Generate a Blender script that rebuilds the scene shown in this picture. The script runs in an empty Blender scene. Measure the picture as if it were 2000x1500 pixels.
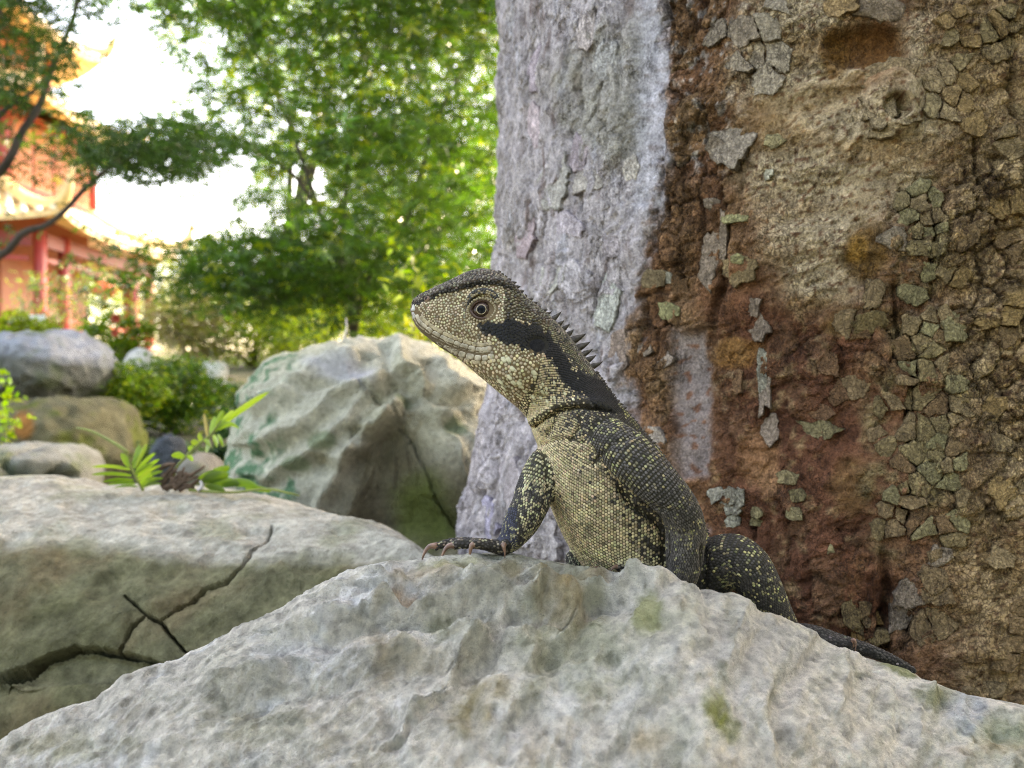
import bpy, bmesh, math, random
import numpy as np
from mathutils import Vector, Matrix
from mathutils.bvhtree import BVHTree
from mathutils.kdtree import KDTree

rng = np.random.default_rng(11)
random.seed(7)
sc = bpy.context.scene
COL = sc.collection

# ------------------------------------------------------------------ camera
FPX = 1732.0                       # focal length in pixels of the 2000 x 1500 photograph
cam_d = bpy.data.cameras.new('camera')
cam = bpy.data.objects.new('camera', cam_d); COL.objects.link(cam)
cam.location = (0, 0, 0); cam.rotation_euler = (math.radians(90), 0, 0)
cam_d.sensor_width = 36.0; cam_d.lens = 36.0 * FPX / 2000.0
cam_d.clip_start = 0.01; cam_d.clip_end = 2000
cam_d.dof.use_dof = True
cam_d.dof.focus_distance = 0.45
cam_d.dof.aperture_fstop = 11.0    # a phone lens: 2.8 mm pupil
sc.camera = cam

# ------------------------------------------------------------------ sky, sun, exposure
SUN_DIR = Vector((0.50, 0.62, 0.95)).normalized()      # towards the sun: behind the trunk, to the right
SUN_EL = math.asin(SUN_DIR.z); SUN_AZ = math.atan2(SUN_DIR.x, SUN_DIR.y)
w = bpy.data.worlds.new('World'); sc.world = w; w.use_nodes = True
nt = w.node_tree; nt.nodes.clear()
sky = nt.nodes.new('ShaderNodeTexSky'); sky.sky_type = 'NISHITA'
sky.sun_disc = False; sky.sun_elevation = SUN_EL; sky.sun_rotation = SUN_AZ
sky.air_density = 1.0; sky.dust_density = 3.0; sky.ozone_density = 1.0
bg = nt.nodes.new('ShaderNodeBackground'); bg.inputs[1].default_value = 0.15
ow = nt.nodes.new('ShaderNodeOutputWorld')
nt.links.new(sky.outputs[0], bg.inputs[0]); nt.links.new(bg.outputs[0], ow.inputs[0])
sl = bpy.data.lights.new('sun', 'SUN'); sl.energy = 2.8; sl.angle = math.radians(0.5); sl.color = (1.0, 0.95, 0.86)
so = bpy.data.objects.new('sun', sl); COL.objects.link(so)
so.rotation_euler = SUN_DIR.to_track_quat('Z', 'Y').to_euler()
so.location = SUN_DIR * 30
vs = sc.view_settings
vs.view_transform = 'Standard'; vs.look = 'None'; vs.gamma = 1.0; vs.use_curve_mapping = False
vs.exposure = 3.35
vs.use_white_balance = True; vs.white_balance_temperature = 9300; vs.white_balance_tint = 15
sc.render.engine = 'CYCLES'
sc.cycles.use_denoising = True; sc.cycles.denoising_prefilter = 'NONE'; sc.cycles.filter_width = 1.05
sc.cycles.max_bounces = 6; sc.cycles.diffuse_bounces = 3; sc.cycles.transmission_bounces = 3
sc.cycles.sample_clamp_indirect = 6.0
sc.cycles.caustics_reflective = False; sc.cycles.caustics_refractive = False

# ------------------------------------------------------------------ helpers
def W(px, py, Y):
    """pixel of the photograph at depth Y -> world point"""
    return np.array([(px - 1000.0) / FPX * Y, Y, (750.0 - py) / FPX * Y])

def proj(P):
    Y = np.maximum(P[:, 1], 1e-3)
    return np.stack([1000 + P[:, 0] / Y * FPX, 750 - P[:, 2] / Y * FPX], 1)

_g = np.random.default_rng(3)
_perm = np.concatenate([_g.permutation(256)] * 3).astype(np.int64)
_grad = _g.normal(size=(256, 3)); _grad /= np.linalg.norm(_grad, axis=1)[:, None]
_grad = _grad.astype(np.float32)

def pn(P, s=1.0, off=0.0):
    """3-D gradient noise, about -0.7 .. 0.7"""
    P = np.asarray(P, np.float32) * np.asarray(s, np.float32) + np.float32(off)
    if P.shape[1] == 2: P = np.concatenate([P, np.full((len(P), 1), off * 1.7 + .31, np.float32)], 1)
    I = np.floor(P); f = P - I; I = I.astype(np.int64) & 255
    u = f * f * f * (f * (f * 6 - 15) + 10)
    r = 0
    for dx in (0, 1):
        wx = u[:, 0] if dx else 1 - u[:, 0]
        a = _perm[(I[:, 0] + dx) & 255]
        for dy in (0, 1):
            wy = wx * (u[:, 1] if dy else 1 - u[:, 1])
            b = _perm[a + ((I[:, 1] + dy) & 255)]
            for dz in (0, 1):
                wz = wy * (u[:, 2] if dz else 1 - u[:, 2])
                g = _grad[_perm[b + ((I[:, 2] + dz) & 255)]]
                r = r + wz * (g[:, 0] * (f[:, 0] - dx) + g[:, 1] * (f[:, 1] - dy) + g[:, 2] * (f[:, 2] - dz))
    return r

def fbm(P, s=1.0, octv=4, off=0.0, ridged=False):
    r = 0; a = 1.0; t = 0; s = np.asarray(s, np.float32)
    for o in range(octv):
        n = pn(P, s * 2.03 ** o, off + 7.3 * o)
        r = r + a * ((1 - 2.2 * np.abs(n)) if ridged else n); t += a; a *= 0.5
    return r / t

def sm(a, b, x):
    t = np.clip((x - a) / (b - a), 0, 1); return t * t * (3 - 2 * t)

def worley(P, s, seed=0, jit=.9):
    """2-D cells: distance to the nearest and second seed, and a random number per cell"""
    P = np.asarray(P, float) * np.asarray(s, float); I = np.floor(P).astype(np.int64); n = len(P)
    f1 = np.full(n, 9.); f2 = np.full(n, 9.); cid = np.zeros(n)
    for dx in (-1, 0, 1):
        for dy in (-1, 0, 1):
            J = I + [dx, dy]; h = (J[:, 0] * 73856093 ^ J[:, 1] * 19349663 ^ (seed * 83492791)) & 0xffffff
            h = (h * 1103515245 + 12345) & 0x7fffffff; a = ((h >> 8) & 1023) / 1023.; h = (h * 1103515245 + 12345) & 0x7fffffff; b = ((h >> 8) & 1023) / 1023.; h = (h * 1103515245 + 12345) & 0x7fffffff; c = ((h >> 8) & 1023) / 1023.
            d = np.hypot(J[:, 0] + .5 + jit * (a - .5) - P[:, 0], J[:, 1] + .5 + jit * (b - .5) - P[:, 1])
            m = d < f1; f2 = np.where(m, f1, np.minimum(f2, d)); f1 = np.where(m, d, f1); cid = np.where(m, c, cid)
    return f1, f2, cid

def seg_dist(P, poly):
    """distance of 2-D points to a polyline, and position along it (0..1)"""
    poly = np.asarray(poly, float); best = np.full(len(P), 1e9); pos = np.zeros(len(P))
    L = np.linalg.norm(np.diff(poly, axis=0), axis=1); T = L.sum(); acc = 0
    for a, b, l in zip(poly[:-1], poly[1:], L):
        d = b - a; t = np.clip(((P - a) @ d) / max(l * l, 1e-9), 0, 1)
        q = np.linalg.norm(P - (a + t[:, None] * d), axis=1)
        m = q < best; best[m] = q[m]; pos[m] = (acc + t[m] * l) / T; acc += l
    return best, pos

def in_poly(P, poly):
    poly = np.asarray(poly, float); c = np.zeros(len(P), bool); j = len(poly) - 1
    for i in range(len(poly)):
        xi, yi = poly[i]; xj, yj = poly[j]
        m = ((yi > P[:, 1]) != (yj > P[:, 1])) & (P[:, 0] < (xj - xi) * (P[:, 1] - yi) / (yj - yi + 1e-9) + xi)
        c ^= m; j = i
    return c

def soft_poly(P, poly, w):
    """1 inside, 0 outside, smooth over +-w"""
    poly = list(poly); d, _ = seg_dist(P, poly + [poly[0]])
    s = np.where(in_poly(P, poly), d, -d)
    return sm(-w, w, s)

def mesh_from(name, V, F, smooth=True):
    """V (n,3) array, F (m,3|4) int array or a list of such arrays"""
    me = bpy.data.meshes.new(name)
    Fs = F if isinstance(F, (list, tuple)) else [F]
    Fs = [np.asarray(f, np.int32) for f in Fs if len(f)]
    V = np.asarray(V, np.float32)
    me.vertices.add(len(V)); me.vertices.foreach_set('co', V.ravel())
    nl = sum(f.size for f in Fs); me.loops.add(nl)
    me.loops.foreach_set('vertex_index', np.concatenate([f.ravel() for f in Fs]))
    tot = np.concatenate([np.full(len(f), f.shape[1], np.int32) for f in Fs])
    st = np.concatenate([[0], np.cumsum(tot)[:-1]]).astype(np.int32)
    me.polygons.add(len(tot)); me.polygons.foreach_set('loop_start', st); me.polygons.foreach_set('loop_total', tot)
    me.polygons.foreach_set('use_smooth', np.full(len(tot), smooth))
    me.update(calc_edges=True); me.validate()
    return me

def set_col(me, C, name='Col'):
    C = np.asarray(C, np.float32)
    if C.shape[1] == 3: C = np.concatenate([C, np.ones((len(C), 1), np.float32)], 1)
    a = me.color_attributes.new(name, 'FLOAT_COLOR', 'POINT'); a.data.foreach_set('color', C.ravel())

def obj(name, me, mat=None, parent=None, label=None, cat=None, group=None, kind=None):
    o = bpy.data.objects.new(name, me); COL.objects.link(o)
    if mat is not None and me is not None:
        me.materials.clear(); me.materials.append(mat)
    if parent is not None: o.parent = parent
    tag(o, label, cat, group, kind)
    return o

def tag(o, label=None, cat=None, group=None, kind=None):
    if label: o['label'] = label
    if cat: o['category'] = cat
    if group: o['group'] = group
    if kind: o['kind'] = kind

def thing(name, loc, label, cat, group=None):
    o = bpy.data.objects.new(name, None); COL.objects.link(o); o.empty_display_size = 0.05
    o.location = loc; tag(o, label, cat, group)
    return o

def keep(o, parent):
    """parent o, whose mesh is in world coordinates, to an empty that has been moved"""
    o.parent = parent; o.matrix_parent_inverse = Matrix.Translation(-Vector(parent.location))
    return o

def part(name, me, mat, parent, kind=None):
    o = obj(name, me, mat, kind=kind); keep(o, parent) if parent.type == 'EMPTY' else setattr(o, 'parent', parent)
    return o

def grid_faces(nu, nv, wrap=False):
    u = np.arange(nu if wrap else nu - 1); v = np.arange(nv - 1)
    U, Vv = np.meshgrid(u, v, indexing='ij'); U = U.ravel(); Vv = Vv.ravel(); U2 = (U + 1) % nu
    return np.stack([U * nv + Vv, U2 * nv + Vv, U2 * nv + Vv + 1, U * nv + Vv + 1], 1)

def grid_normals(G, flip=False):
    du = np.gradient(G, axis=0); dv = np.gradient(G, axis=1)
    n = np.cross(du, dv); n /= np.linalg.norm(n, axis=2)[..., None] + 1e-12
    return -n if flip else n

def tube(pts, rad, ns=10, caps=True, ell=None):
    """a tapered tube through pts; returns V, [quads, tris]"""
    pts = np.asarray(pts, float); n = len(pts)
    rad = np.full(n, rad) if np.isscalar(rad) else np.asarray(rad, float)
    T = np.gradient(pts, axis=0); T /= np.linalg.norm(T, axis=1)[:, None] + 1e-12
    up = np.array([0, 0, 1.0]) if abs(T[0, 2]) < .9 else np.array([0, 1.0, 0])
    V = []
    a = np.cross(T[0], up); a /= np.linalg.norm(a)
    for i in range(n):
        a = a - T[i] * (a @ T[i]); a /= np.linalg.norm(a) + 1e-12
        b = np.cross(T[i], a)
        th = np.arange(ns) / ns * 2 * math.pi
        V.append(pts[i] + rad[i] * (np.cos(th)[:, None] * a + np.sin(th)[:, None] * b))
    V = np.concatenate(V)
    i = np.arange(n - 1)[:, None]; j = np.arange(ns)[None]; j2 = (j + 1) % ns
    Q = np.stack([(i * ns + j), (i * ns + j2), ((i + 1) * ns + j2), ((i + 1) * ns + j)], -1).reshape(-1, 4)
    Tt = np.zeros((0, 3), int)
    if caps:
        V = np.concatenate([V, pts[:1] - T[0] * rad[0] * .4, pts[-1:] + T[-1] * rad[-1] * .4]); c0 = n * ns; c1 = c0 + 1
        jj = np.arange(ns); j2 = (jj + 1) % ns
        Tt = np.concatenate([np.stack([np.full(ns, c0), j2, jj], 1),
                             np.stack([np.full(ns, c1), (n - 1) * ns + jj, (n - 1) * ns + j2], 1)])
    return V, [Q, Tt]

def join(parts):
    """[(V,[F..])] -> V, {3:,4:} list"""
    Vs = []; by = {3: [], 4: []}; o = 0
    for V, Fs in parts:
        for F in (Fs if isinstance(Fs, (list, tuple)) else [Fs]):
            F = np.asarray(F)
            if len(F): by[F.shape[1]].append(F + o)
        Vs.append(V); o += len(V)
    return np.concatenate(Vs), [np.concatenate(x) for x in (by[4], by[3]) if x]

def spline(pts, n):
    """Catmull-Rom resample"""
    P = np.asarray(pts, float); m = len(P)
    if m == 2: return P[0] + np.linspace(0, 1, n)[:, None] * (P[1] - P[0])
    Q = np.concatenate([[2 * P[0] - P[1]], P, [2 * P[-1] - P[-2]]])
    t = np.linspace(0, m - 1 - 1e-6, n); i = t.astype(int); f = (t - i)[:, None]
    a, b, c, d = Q[i], Q[i + 1], Q[i + 2], Q[i + 3]
    return .5 * (2 * b + (c - a) * f + (2 * a - 5 * b + 4 * c - d) * f ** 2 + (3 * b - a - 3 * c + d) * f ** 3)

def box(c, s, R=None):
    c = np.asarray(c, float); h = np.asarray(s, float) / 2
    V = np.array([[x, y, z] for x in (-1, 1) for y in (-1, 1) for z in (-1, 1)], float) * h
    if R is not None: V = V @ np.asarray(R).T
    F = np.array([[0, 1, 3, 2], [4, 6, 7, 5], [0, 4, 5, 1], [2, 3, 7, 6], [0, 2, 6, 4], [1, 5, 7, 3]])
    return V + c, [F]

# ------------------------------------------------------------------ materials
def new_mat(name):
    m = bpy.data.materials.new(name); m.use_nodes = True
    b = m.node_tree.nodes['Principled BSDF']
    return m, m.node_tree, b

def N(nt, t, **kw):
    n = nt.nodes.new(t)
    for k, v in kw.items():
        if k.startswith('i_'): n.inputs[int(k[2:]) if k[2:].isdigit() else k[2:]].default_value = v
        else: setattr(n, k, v)
    return n

def noise_node(nt, scale, detail=4, rough=.6, vec=None):
    n = N(nt, 'ShaderNodeTexNoise'); n.inputs['Scale'].default_value = scale
    n.inputs['Detail'].default_value = detail; n.inputs['Roughness'].default_value = rough
    if vec is not None: nt.links.new(vec, n.inputs['Vector'])
    return n

def mixc(nt, fac, a, b, mode='MIX'):
    n = N(nt, 'ShaderNodeMix', data_type='RGBA', blend_type=mode)
    for s, v in ((0, fac), (6, a), (7, b)):
        if hasattr(v, 'is_linked') or hasattr(v, 'links'): nt.links.new(v, n.inputs[s])
        elif s == 0: n.inputs[s].default_value = v
        else: n.inputs[s].default_value = (*v, 1)
    return n.outputs[2]

def ramp(nt, src, stops):
    r = N(nt, 'ShaderNodeValToRGB'); e = r.color_ramp.elements
    while len(e) < len(stops): e.new(.5)
    for k, (p, c) in enumerate(stops):
        e[k].position = p; e[k].color = (c, c, c, 1) if np.isscalar(c) else (*c, 1)
    nt.links.new(src, r.inputs[0]); return r.outputs[0]

def bump(nt, b, h, dist, strength=1.0, prev=None):
    n = N(nt, 'ShaderNodeBump'); n.inputs['Distance'].default_value = dist; n.inputs['Strength'].default_value = strength
    nt.links.new(h, n.inputs['Height'])
    if prev is not None: nt.links.new(prev, n.inputs['Normal'])
    if b is not None: nt.links.new(n.outputs[0], b.inputs['Normal'])
    return n.outputs[0]

def bark_mat(name, bd=.0022):
    m, nt, b = new_mat(name)
    a = N(nt, 'ShaderNodeVertexColor', layer_name='Col'); tc = N(nt, 'ShaderNodeTexCoord')
    n1 = noise_node(nt, 130, 10, .72, tc.outputs['Object']); n2 = noise_node(nt, 620, 5, .7, tc.outputs['Object'])
    c = mixc(nt, 1.0, a.outputs[0], ramp(nt, n1.outputs[0], [(.28, .45), (.5, 1.0), (.72, 1.55)]), 'MULTIPLY')
    c = mixc(nt, 1.0, c, ramp(nt, n2.outputs[0], [(.35, .62), (.65, 1.35)]), 'MULTIPLY')
    # small cracked cells, their joints dark and sunk
    mk = N(nt, 'ShaderNodeVertexColor', layer_name='Mask'); sx = N(nt, 'ShaderNodeSeparateColor'); nt.links.new(mk.outputs[0], sx.inputs[0])
    wn = noise_node(nt, 45, 4, .6, tc.outputs['Object']); vm = N(nt, 'ShaderNodeVectorMath', operation='MULTIPLY_ADD'); nt.links.new(wn.outputs[1], vm.inputs[0]); vm.inputs[1].default_value = (.022, .022, .022); nt.links.new(tc.outputs['Object'], vm.inputs[2])
    mp2 = N(nt, 'ShaderNodeMapping'); mp2.inputs['Scale'].default_value = (1, 1, .7); nt.links.new(vm.outputs[0], mp2.inputs[0])
    cells = []
    for sc_, w0, w1 in ((115, .02, .07), (300, .03, .12)):
        vo = N(nt, 'ShaderNodeTexVoronoi', feature='DISTANCE_TO_EDGE'); vo.inputs['Scale'].default_value = sc_; nt.links.new(mp2.outputs[0], vo.inputs['Vector'])
        e = ramp(nt, vo.outputs[0], [(w0, 1.), (w1, 0.)]); q = N(nt, 'ShaderNodeMath', operation='MULTIPLY'); nt.links.new(e, q.inputs[0]); nt.links.new(sx.outputs[len(cells)], q.inputs[1]); cells.append(q.outputs[0])
    vc = N(nt, 'ShaderNodeTexVoronoi', feature='F1'); vc.inputs['Scale'].default_value = 115; nt.links.new(mp2.outputs[0], vc.inputs['Vector'])
    sv = N(nt, 'ShaderNodeSeparateColor'); nt.links.new(vc.outputs['Color'], sv.inputs[0])
    c = mixc(nt, sx.outputs[0], c, mixc(nt, 1.0, c, ramp(nt, sv.outputs[0], [(0., .62), (1., 1.4)]), 'MULTIPLY'))
    cs = N(nt, 'ShaderNodeMath', operation='MAXIMUM'); nt.links.new(cells[0], cs.inputs[0]); nt.links.new(cells[1], cs.inputs[1])
    cd = N(nt, 'ShaderNodeMath', operation='MULTIPLY'); nt.links.new(cs.outputs[0], cd.inputs[0]); cd.inputs[1].default_value = .72
    c = mixc(nt, cd.outputs[0], c, (.035, .022, .016))
    # hairline checks that run up the trunk
    mp = N(nt, 'ShaderNodeMapping'); mp.inputs['Scale'].default_value = (1, 1, .35); nt.links.new(tc.outputs['Object'], mp.inputs[0])
    n3 = noise_node(nt, 160, 4, .6, mp.outputs[0])
    f = ramp(nt, n3.outputs[0], [(.47, 0.), (.5, .55), (.53, 0.)]); n4 = noise_node(nt, 22, 2, .5, tc.outputs['Object'])
    g = N(nt, 'ShaderNodeMath', operation='MULTIPLY'); nt.links.new(f, g.inputs[0]); nt.links.new(ramp(nt, n4.outputs[0], [(.45, 0.), (.62, 1.)]), g.inputs[1])
    c = mixc(nt, g.outputs[0], c, (.05, .035, .03))
    nt.links.new(c, b.inputs['Base Color']); b.inputs['Roughness'].default_value = .85; b.inputs['Specular IOR Level'].default_value = .10
    k = bump(nt, None, n1.outputs[0], bd * 2.0); k = bump(nt, None, cs.outputs[0], -bd * .9, 1., k); k2 = bump(nt, None, n2.outputs[0], bd * .5, 1., k); bump(nt, b, g.outputs[0], -bd * .8, 1., k2)
    return m

def attr_mat(name, rough=.8, nscale=200, namp=.35, bscale=300, bdist=.001, spec=.3, grain=None):
    """vertex colour x procedural grain, with fine relief"""
    m, nt, b = new_mat(name)
    a = N(nt, 'ShaderNodeVertexColor', layer_name='Col')
    tc = N(nt, 'ShaderNodeTexCoord')
    n1 = noise_node(nt, nscale, 8, .74, tc.outputs['Object'])
    r = ramp(nt, n1.outputs[0], [(.28, 1 - namp), (.72, 1 + namp)])
    c = mixc(nt, 1.0, a.outputs[0], r, 'MULTIPLY')
    if grain:
        gs, dark, amt = grain
        n3 = noise_node(nt, gs, 3, .7, tc.outputs['Object'])
        f = ramp(nt, n3.outputs[0], [(.60, 0.0), (.70, amt)])
        c = mixc(nt, f, c, dark)
    nt.links.new(c, b.inputs['Base Color'])
    b.inputs['Roughness'].default_value = rough; b.inputs['Specular IOR Level'].default_value = spec
    n2 = noise_node(nt, bscale, 8, .78, tc.outputs['Object'])
    bump(nt, b, n2.outputs[0], bdist)
    return m

def flat_mat(name, col, rough=.6, namp=.2, nscale=20, spec=.4, bdist=0):
    m, nt, b = new_mat(name)
    tc = N(nt, 'ShaderNodeTexCoord'); n1 = noise_node(nt, nscale, 4, .6, tc.outputs['Object'])
    r = ramp(nt, n1.outputs[0], [(.3, 1 - namp), (.7, 1 + namp)])
    nt.links.new(mixc(nt, 1.0, col, r, 'MULTIPLY'), b.inputs['Base Color'])
    b.inputs['Roughness'].default_value = rough; b.inputs['Specular IOR Level'].default_value = spec
    if bdist: bump(nt, b, n1.outputs[0], bdist)
    return m

def leaf_mat(name, trans=.55, rough=.28, tint=(.80, 1.0, .28)):
    """diffuse + translucent leaf whose colour is carried by the mesh"""
    m, nt, b = new_mat(name)
    a = N(nt, 'ShaderNodeVertexColor', layer_name='Col')
    nt.links.new(a.outputs[0], b.inputs['Base Color'])
    b.inputs['Roughness'].default_value = rough; b.inputs['Specular IOR Level'].default_value = .5
    t = N(nt, 'ShaderNodeBsdfTranslucent')
    nt.links.new(mixc(nt, 1.0, a.outputs[0], tuple(1.6 * q for q in tint), 'MULTIPLY'), t.inputs[0])
    mx = N(nt, 'ShaderNodeMixShader'); mx.inputs[0].default_value = trans
    nt.links.new(b.outputs[0], mx.inputs[1]); nt.links.new(t.outputs[0], mx.inputs[2])
    nt.links.new(mx.outputs[0], nt.nodes['Material Output'].inputs[0])
    return m

# ================================================================== ground
def ground_z(x, y):
    x = np.asarray(x, float); y = np.asarray(y, float)
    z = -0.62 + 0.42 * sm(1.3, 3.2, y) + .30 * sm(3, 8, y) + .55 * sm(8, 18, y) + .25 * sm(20, 60, y)
    return z + .05 * np.sin(x * 1.3 + 1) * sm(2, 6, y) * np.cos(y * .9)
def geo(a, b, n): return np.sign(np.linspace(-1, 1, n)) * (np.abs(np.linspace(-1, 1, n)) ** 3) * (b - a) / 2 + (a + b) / 2
gx = geo(-400, 400, 161); gy = -60 + np.concatenate([np.linspace(0, 56, 15), 56 + 6 * np.linspace(.01, 1, 60), 62 + (np.linspace(.02, 1, 90) ** 3) * 700])
GX, GY = np.meshgrid(gx, gy, indexing='ij')
P = np.stack([GX, GY, ground_z(GX, GY)], -1).reshape(-1, 3)
P[:, 2] += .04 * fbm(P, 1.7, 3)
m_ground, nt, b = new_mat('garden_soil')
tc = N(nt, 'ShaderNodeTexCoord')
n1 = noise_node(nt, 1.3, 8, .7, tc.outputs['Object']); n2 = noise_node(nt, 30, 6, .7, tc.outputs['Object'])
c = mixc(nt, ramp(nt, n1.outputs[0], [(.42, 0.), (.6, 1.)]), (.075, .055, .035), (.06, .09, .025))
nt.links.new(mixc(nt, 1.0, c, ramp(nt, n2.outputs[0], [(.3, .5), (.7, 1.4)]), 'MULTIPLY'), b.inputs['Base Color'])
b.inputs['Roughness'].default_value = .95; bump(nt, b, n2.outputs[0], .02)
obj('ground', mesh_from('ground', P, grid_faces(len(gx), len(gy))), m_ground, kind='structure')

# ================================================================== rocks
m_lime = attr_mat('weathered_limestone', .95, 260, .42, 480, .0060, .08, grain=(520, (.12, .115, .095), .5))
m_lime2 = attr_mat('mossy_limestone', .95, 140, .45, 260, .0045, .08, grain=(260, (.07, .07, .045), .55))
m_far_rock = attr_mat('garden_rock', .95, 18, .35, 40, .012, .08)

def cr_rows(R, n_per):
    """R (rows, nx, 3) -> Catmull-Rom across rows; n_per samples per span"""
    Q = np.concatenate([[2 * R[0] - R[1]], R, [2 * R[-1] - R[-2]]])
    out = []
    for k in range(len(R) - 1):
        a, b_, c_, d = Q[k:k + 4]; m = n_per[k]
        for f in np.arange(m) / m:
            out.append(.5 * (2 * b_ + (c_ - a) * f + (2 * a - 5 * b_ + 4 * c_ - d) * f ** 2 + (3 * b_ - a - 3 * c_ + d) * f ** 3))
    out.append(R[-1]); return np.stack(out)

def row_px(pts, xs):
    """polyline of (px, py, Y) resampled at the pixel columns xs -> world"""
    p = np.asarray(pts, float)
    py = np.interp(xs, p[:, 0], p[:, 1]); Y = np.interp(xs, p[:, 0], p[:, 2])
    return np.stack([(xs - 1000) / FPX * Y, Y, (750 - py) / FPX * Y], 1)

def smooth1(a, k):
    ker = np.hanning(2 * k + 3)[1:-1]; ker /= ker.sum()
    return np.stack([np.convolve(np.pad(a[:, i], k, mode='edge'), ker, mode='valid') for i in range(a.shape[1])], 1)

# ---- the pale limestone boulder in front, with the dragon on its ridge
xs = np.concatenate([np.linspace(-420, -20, 50, endpoint=False), np.linspace(-20, 2020, 780), np.linspace(2025, 2500, 50)])
def rY(x): return np.interp(x, [-420, 0, 330, 600, 800, 1000, 1150, 1280, 1450, 1700, 2000, 2500],
                            [.33, .37, .395, .412, .425, .425, .420, .403, .408, .425, .405, .38])
ridge = [(-420, 1640), (-150, 1530), (0, 1452), (60, 1412), (120, 1390), (200, 1371), (262, 1318), (300, 1308), (332, 1305), (365, 1280), (410, 1262),
         (450, 1240), (520, 1210), (560, 1192), (600, 1172), (640, 1142), (680, 1125), (705, 1114), (740, 1106), (800, 1101), (840, 1095), (880, 1092), (940, 1090),
         (1000, 1086), (1030, 1094), (1060, 1098), (1110, 1106), (1150, 1116), (1190, 1122), (1230, 1126), (1266, 1122), (1283, 1115), (1294, 1114), (1310, 1121), (1338, 1145),
         (1366, 1162), (1390, 1158), (1414, 1168), (1434, 1163), (1450, 1168), (1466, 1190), (1494, 1206), (1512, 1206), (1542, 1220), (1574, 1233),
         (1602, 1253), (1630, 1267), (1670, 1285), (1718, 1297), (1774, 1311), (1806, 1333), (1830, 1339), (1850, 1349), (1900, 1366), (2000, 1384), (2500, 1500)]
ridge = np.array(ridge, float)
r_py = np.interp(xs, ridge[:, 0], ridge[:, 1]); r_Y = rY(xs)
Rr = np.stack([(xs - 1000) / FPX * r_Y, r_Y, (750 - r_py) / FPX * r_Y], 1)
Rs = smooth1(Rr, 25); Rr = .3 * Rr + .7 * smooth1(Rr, 4)
def off(base, dy, dz):
    q = base.copy(); q[:, 1] += dy; q[:, 2] += dz; return q
R = np.stack([
    np.stack([Rs[:, 0] * 1.15, Rs[:, 1] + .20, np.full(len(xs), -.66)], 1),
    off(Rs, .145, -.11), off(Rs, .105, -.045), off(Rs, .050, -.018), .5 * (off(Rr, .014, -.0035) + off(Rs, .014, -.0035)),
    Rr,
    .22 * off(Rr, -.014, -.0045) + .78 * off(Rs, -.014, -.0045),
    off(Rs, -.038, -.0165), off(Rs, -.075, -.040), off(Rs, -.120, -.078), off(Rs, -.165, -.145),
    np.stack([Rs[:, 0] * .85, Rs[:, 1] - .21, Rs[:, 2] * 0 - .36], 1),
    np.stack([Rs[:, 0] * .85, Rs[:, 1] - .23, np.full(len(xs), -.68)], 1)])
G = cr_rows(R, [4, 6, 8, 12, 14, 16, 46, 76, 60, 12, 6, 4])
nv, nu = G.shape[:2]
nrm = grid_normals(G); 
if nrm[nv // 2, nu // 2, 2] < 0: nrm = -nrm
V = G.reshape(-1, 3); Nn = nrm.reshape(-1, 3); pp = proj(V); px, py = pp.T
rowi = np.repeat(np.arange(nv), nu); ri = 4 + 6 + 8 + 12 + 14
front = sm(ri, ri + 10, rowi); d_r = py - np.interp(px, ridge[:, 0], ridge[:, 1])
# terrace crests, then flutes that run down from them
disp = np.zeros(len(V))
for crest, h, wd in (
    ([(560, 1250), (625, 1230), (700, 1214), (800, 1201), (900, 1193), (945, 1180), (993, 1176), (1040, 1183), (1081, 1176), (1110, 1170), (1142, 1160), (1175, 1166), (1208, 1160), (1252, 1143), (1290, 1118)], .0042, 34),
    ([(640, 1172), (710, 1166), (775, 1160), (850, 1152), (925, 1138), (980, 1128), (1030, 1108)], .0026, 22),
    ([(1000, 1142), (1060, 1134), (1110, 1138), (1164, 1128), (1230, 1138)], .0022, 16),
    ([(380, 1380), (520, 1330), (640, 1300), (780, 1290), (900, 1262), (1010, 1252), (1100, 1230)], .0030, 44),
    ([(1292, 1116), (1268, 1165), (1240, 1220), (1205, 1262), (1160, 1300)], .0014, 30),
    ([(1450, 1168), (1440, 1215), (1418, 1262), (1400, 1330)], .0014, 34),
    ([(1142, 1160), (1120, 1205), (1085, 1250), (1020, 1310)], .0024, 26),
    ([(993, 1176), (965, 1220), (925, 1265), (860, 1330)], .0022, 26),
    ([(1630, 1268), (1640, 1330), (1625, 1420)], .0012, 36),
    ([(1830, 1340), (1800, 1390), (1790, 1450)], .0012, 30),
    ([(880, 1340), (800, 1420), (735, 1490)], .0020, 14)):
    d, t = seg_dist(pp + 26 * np.stack([pn(pp, 1 / 60., 3.), pn(pp, 1 / 60., 13.)], 1) + 10 * np.stack([pn(pp, 1 / 22., 3.), pn(pp, 1 / 22., 13.)], 1), crest); cy = np.interp(px, [c_[0] for c_ in sorted(crest)], [c_[1] for c_ in sorted(crest)])
    nz = 1 + 1.3 * pn(pp, 1 / 55., 3.); ends = np.minimum(1, 6 * np.minimum(t, 1 - t) + .25)
    h = h * 2.3
    disp += front * h * nz * ends * np.exp(-(d / (wd * .55)) ** .95)
    disp -= front * h * .75 * ends * np.exp(-((d - wd * .95) / (wd * .6)) ** 2) * (py > cy)
ang = math.radians(-27); ca, sa = math.cos(ang), math.sin(ang)
A = np.stack([px * ca + py * sa, -px * sa + py * ca], 1)                  # along / across the bedding
B = np.stack([px * .5 - py * .87, px * .87 + py * .5], 1)                 # along / across the flutes
left = sm(1050, 650, px)
wp = pp + 26 * np.stack([pn(pp, 1 / 90., 1.), pn(pp, 1 / 90., 9.)], 1)
A = A + (wp - pp); B = B + (wp - pp)
disp += front * .0050 * left * (fbm(A, (1 / 170., 1 / 34.), 4, 2., True) - .45)
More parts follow.
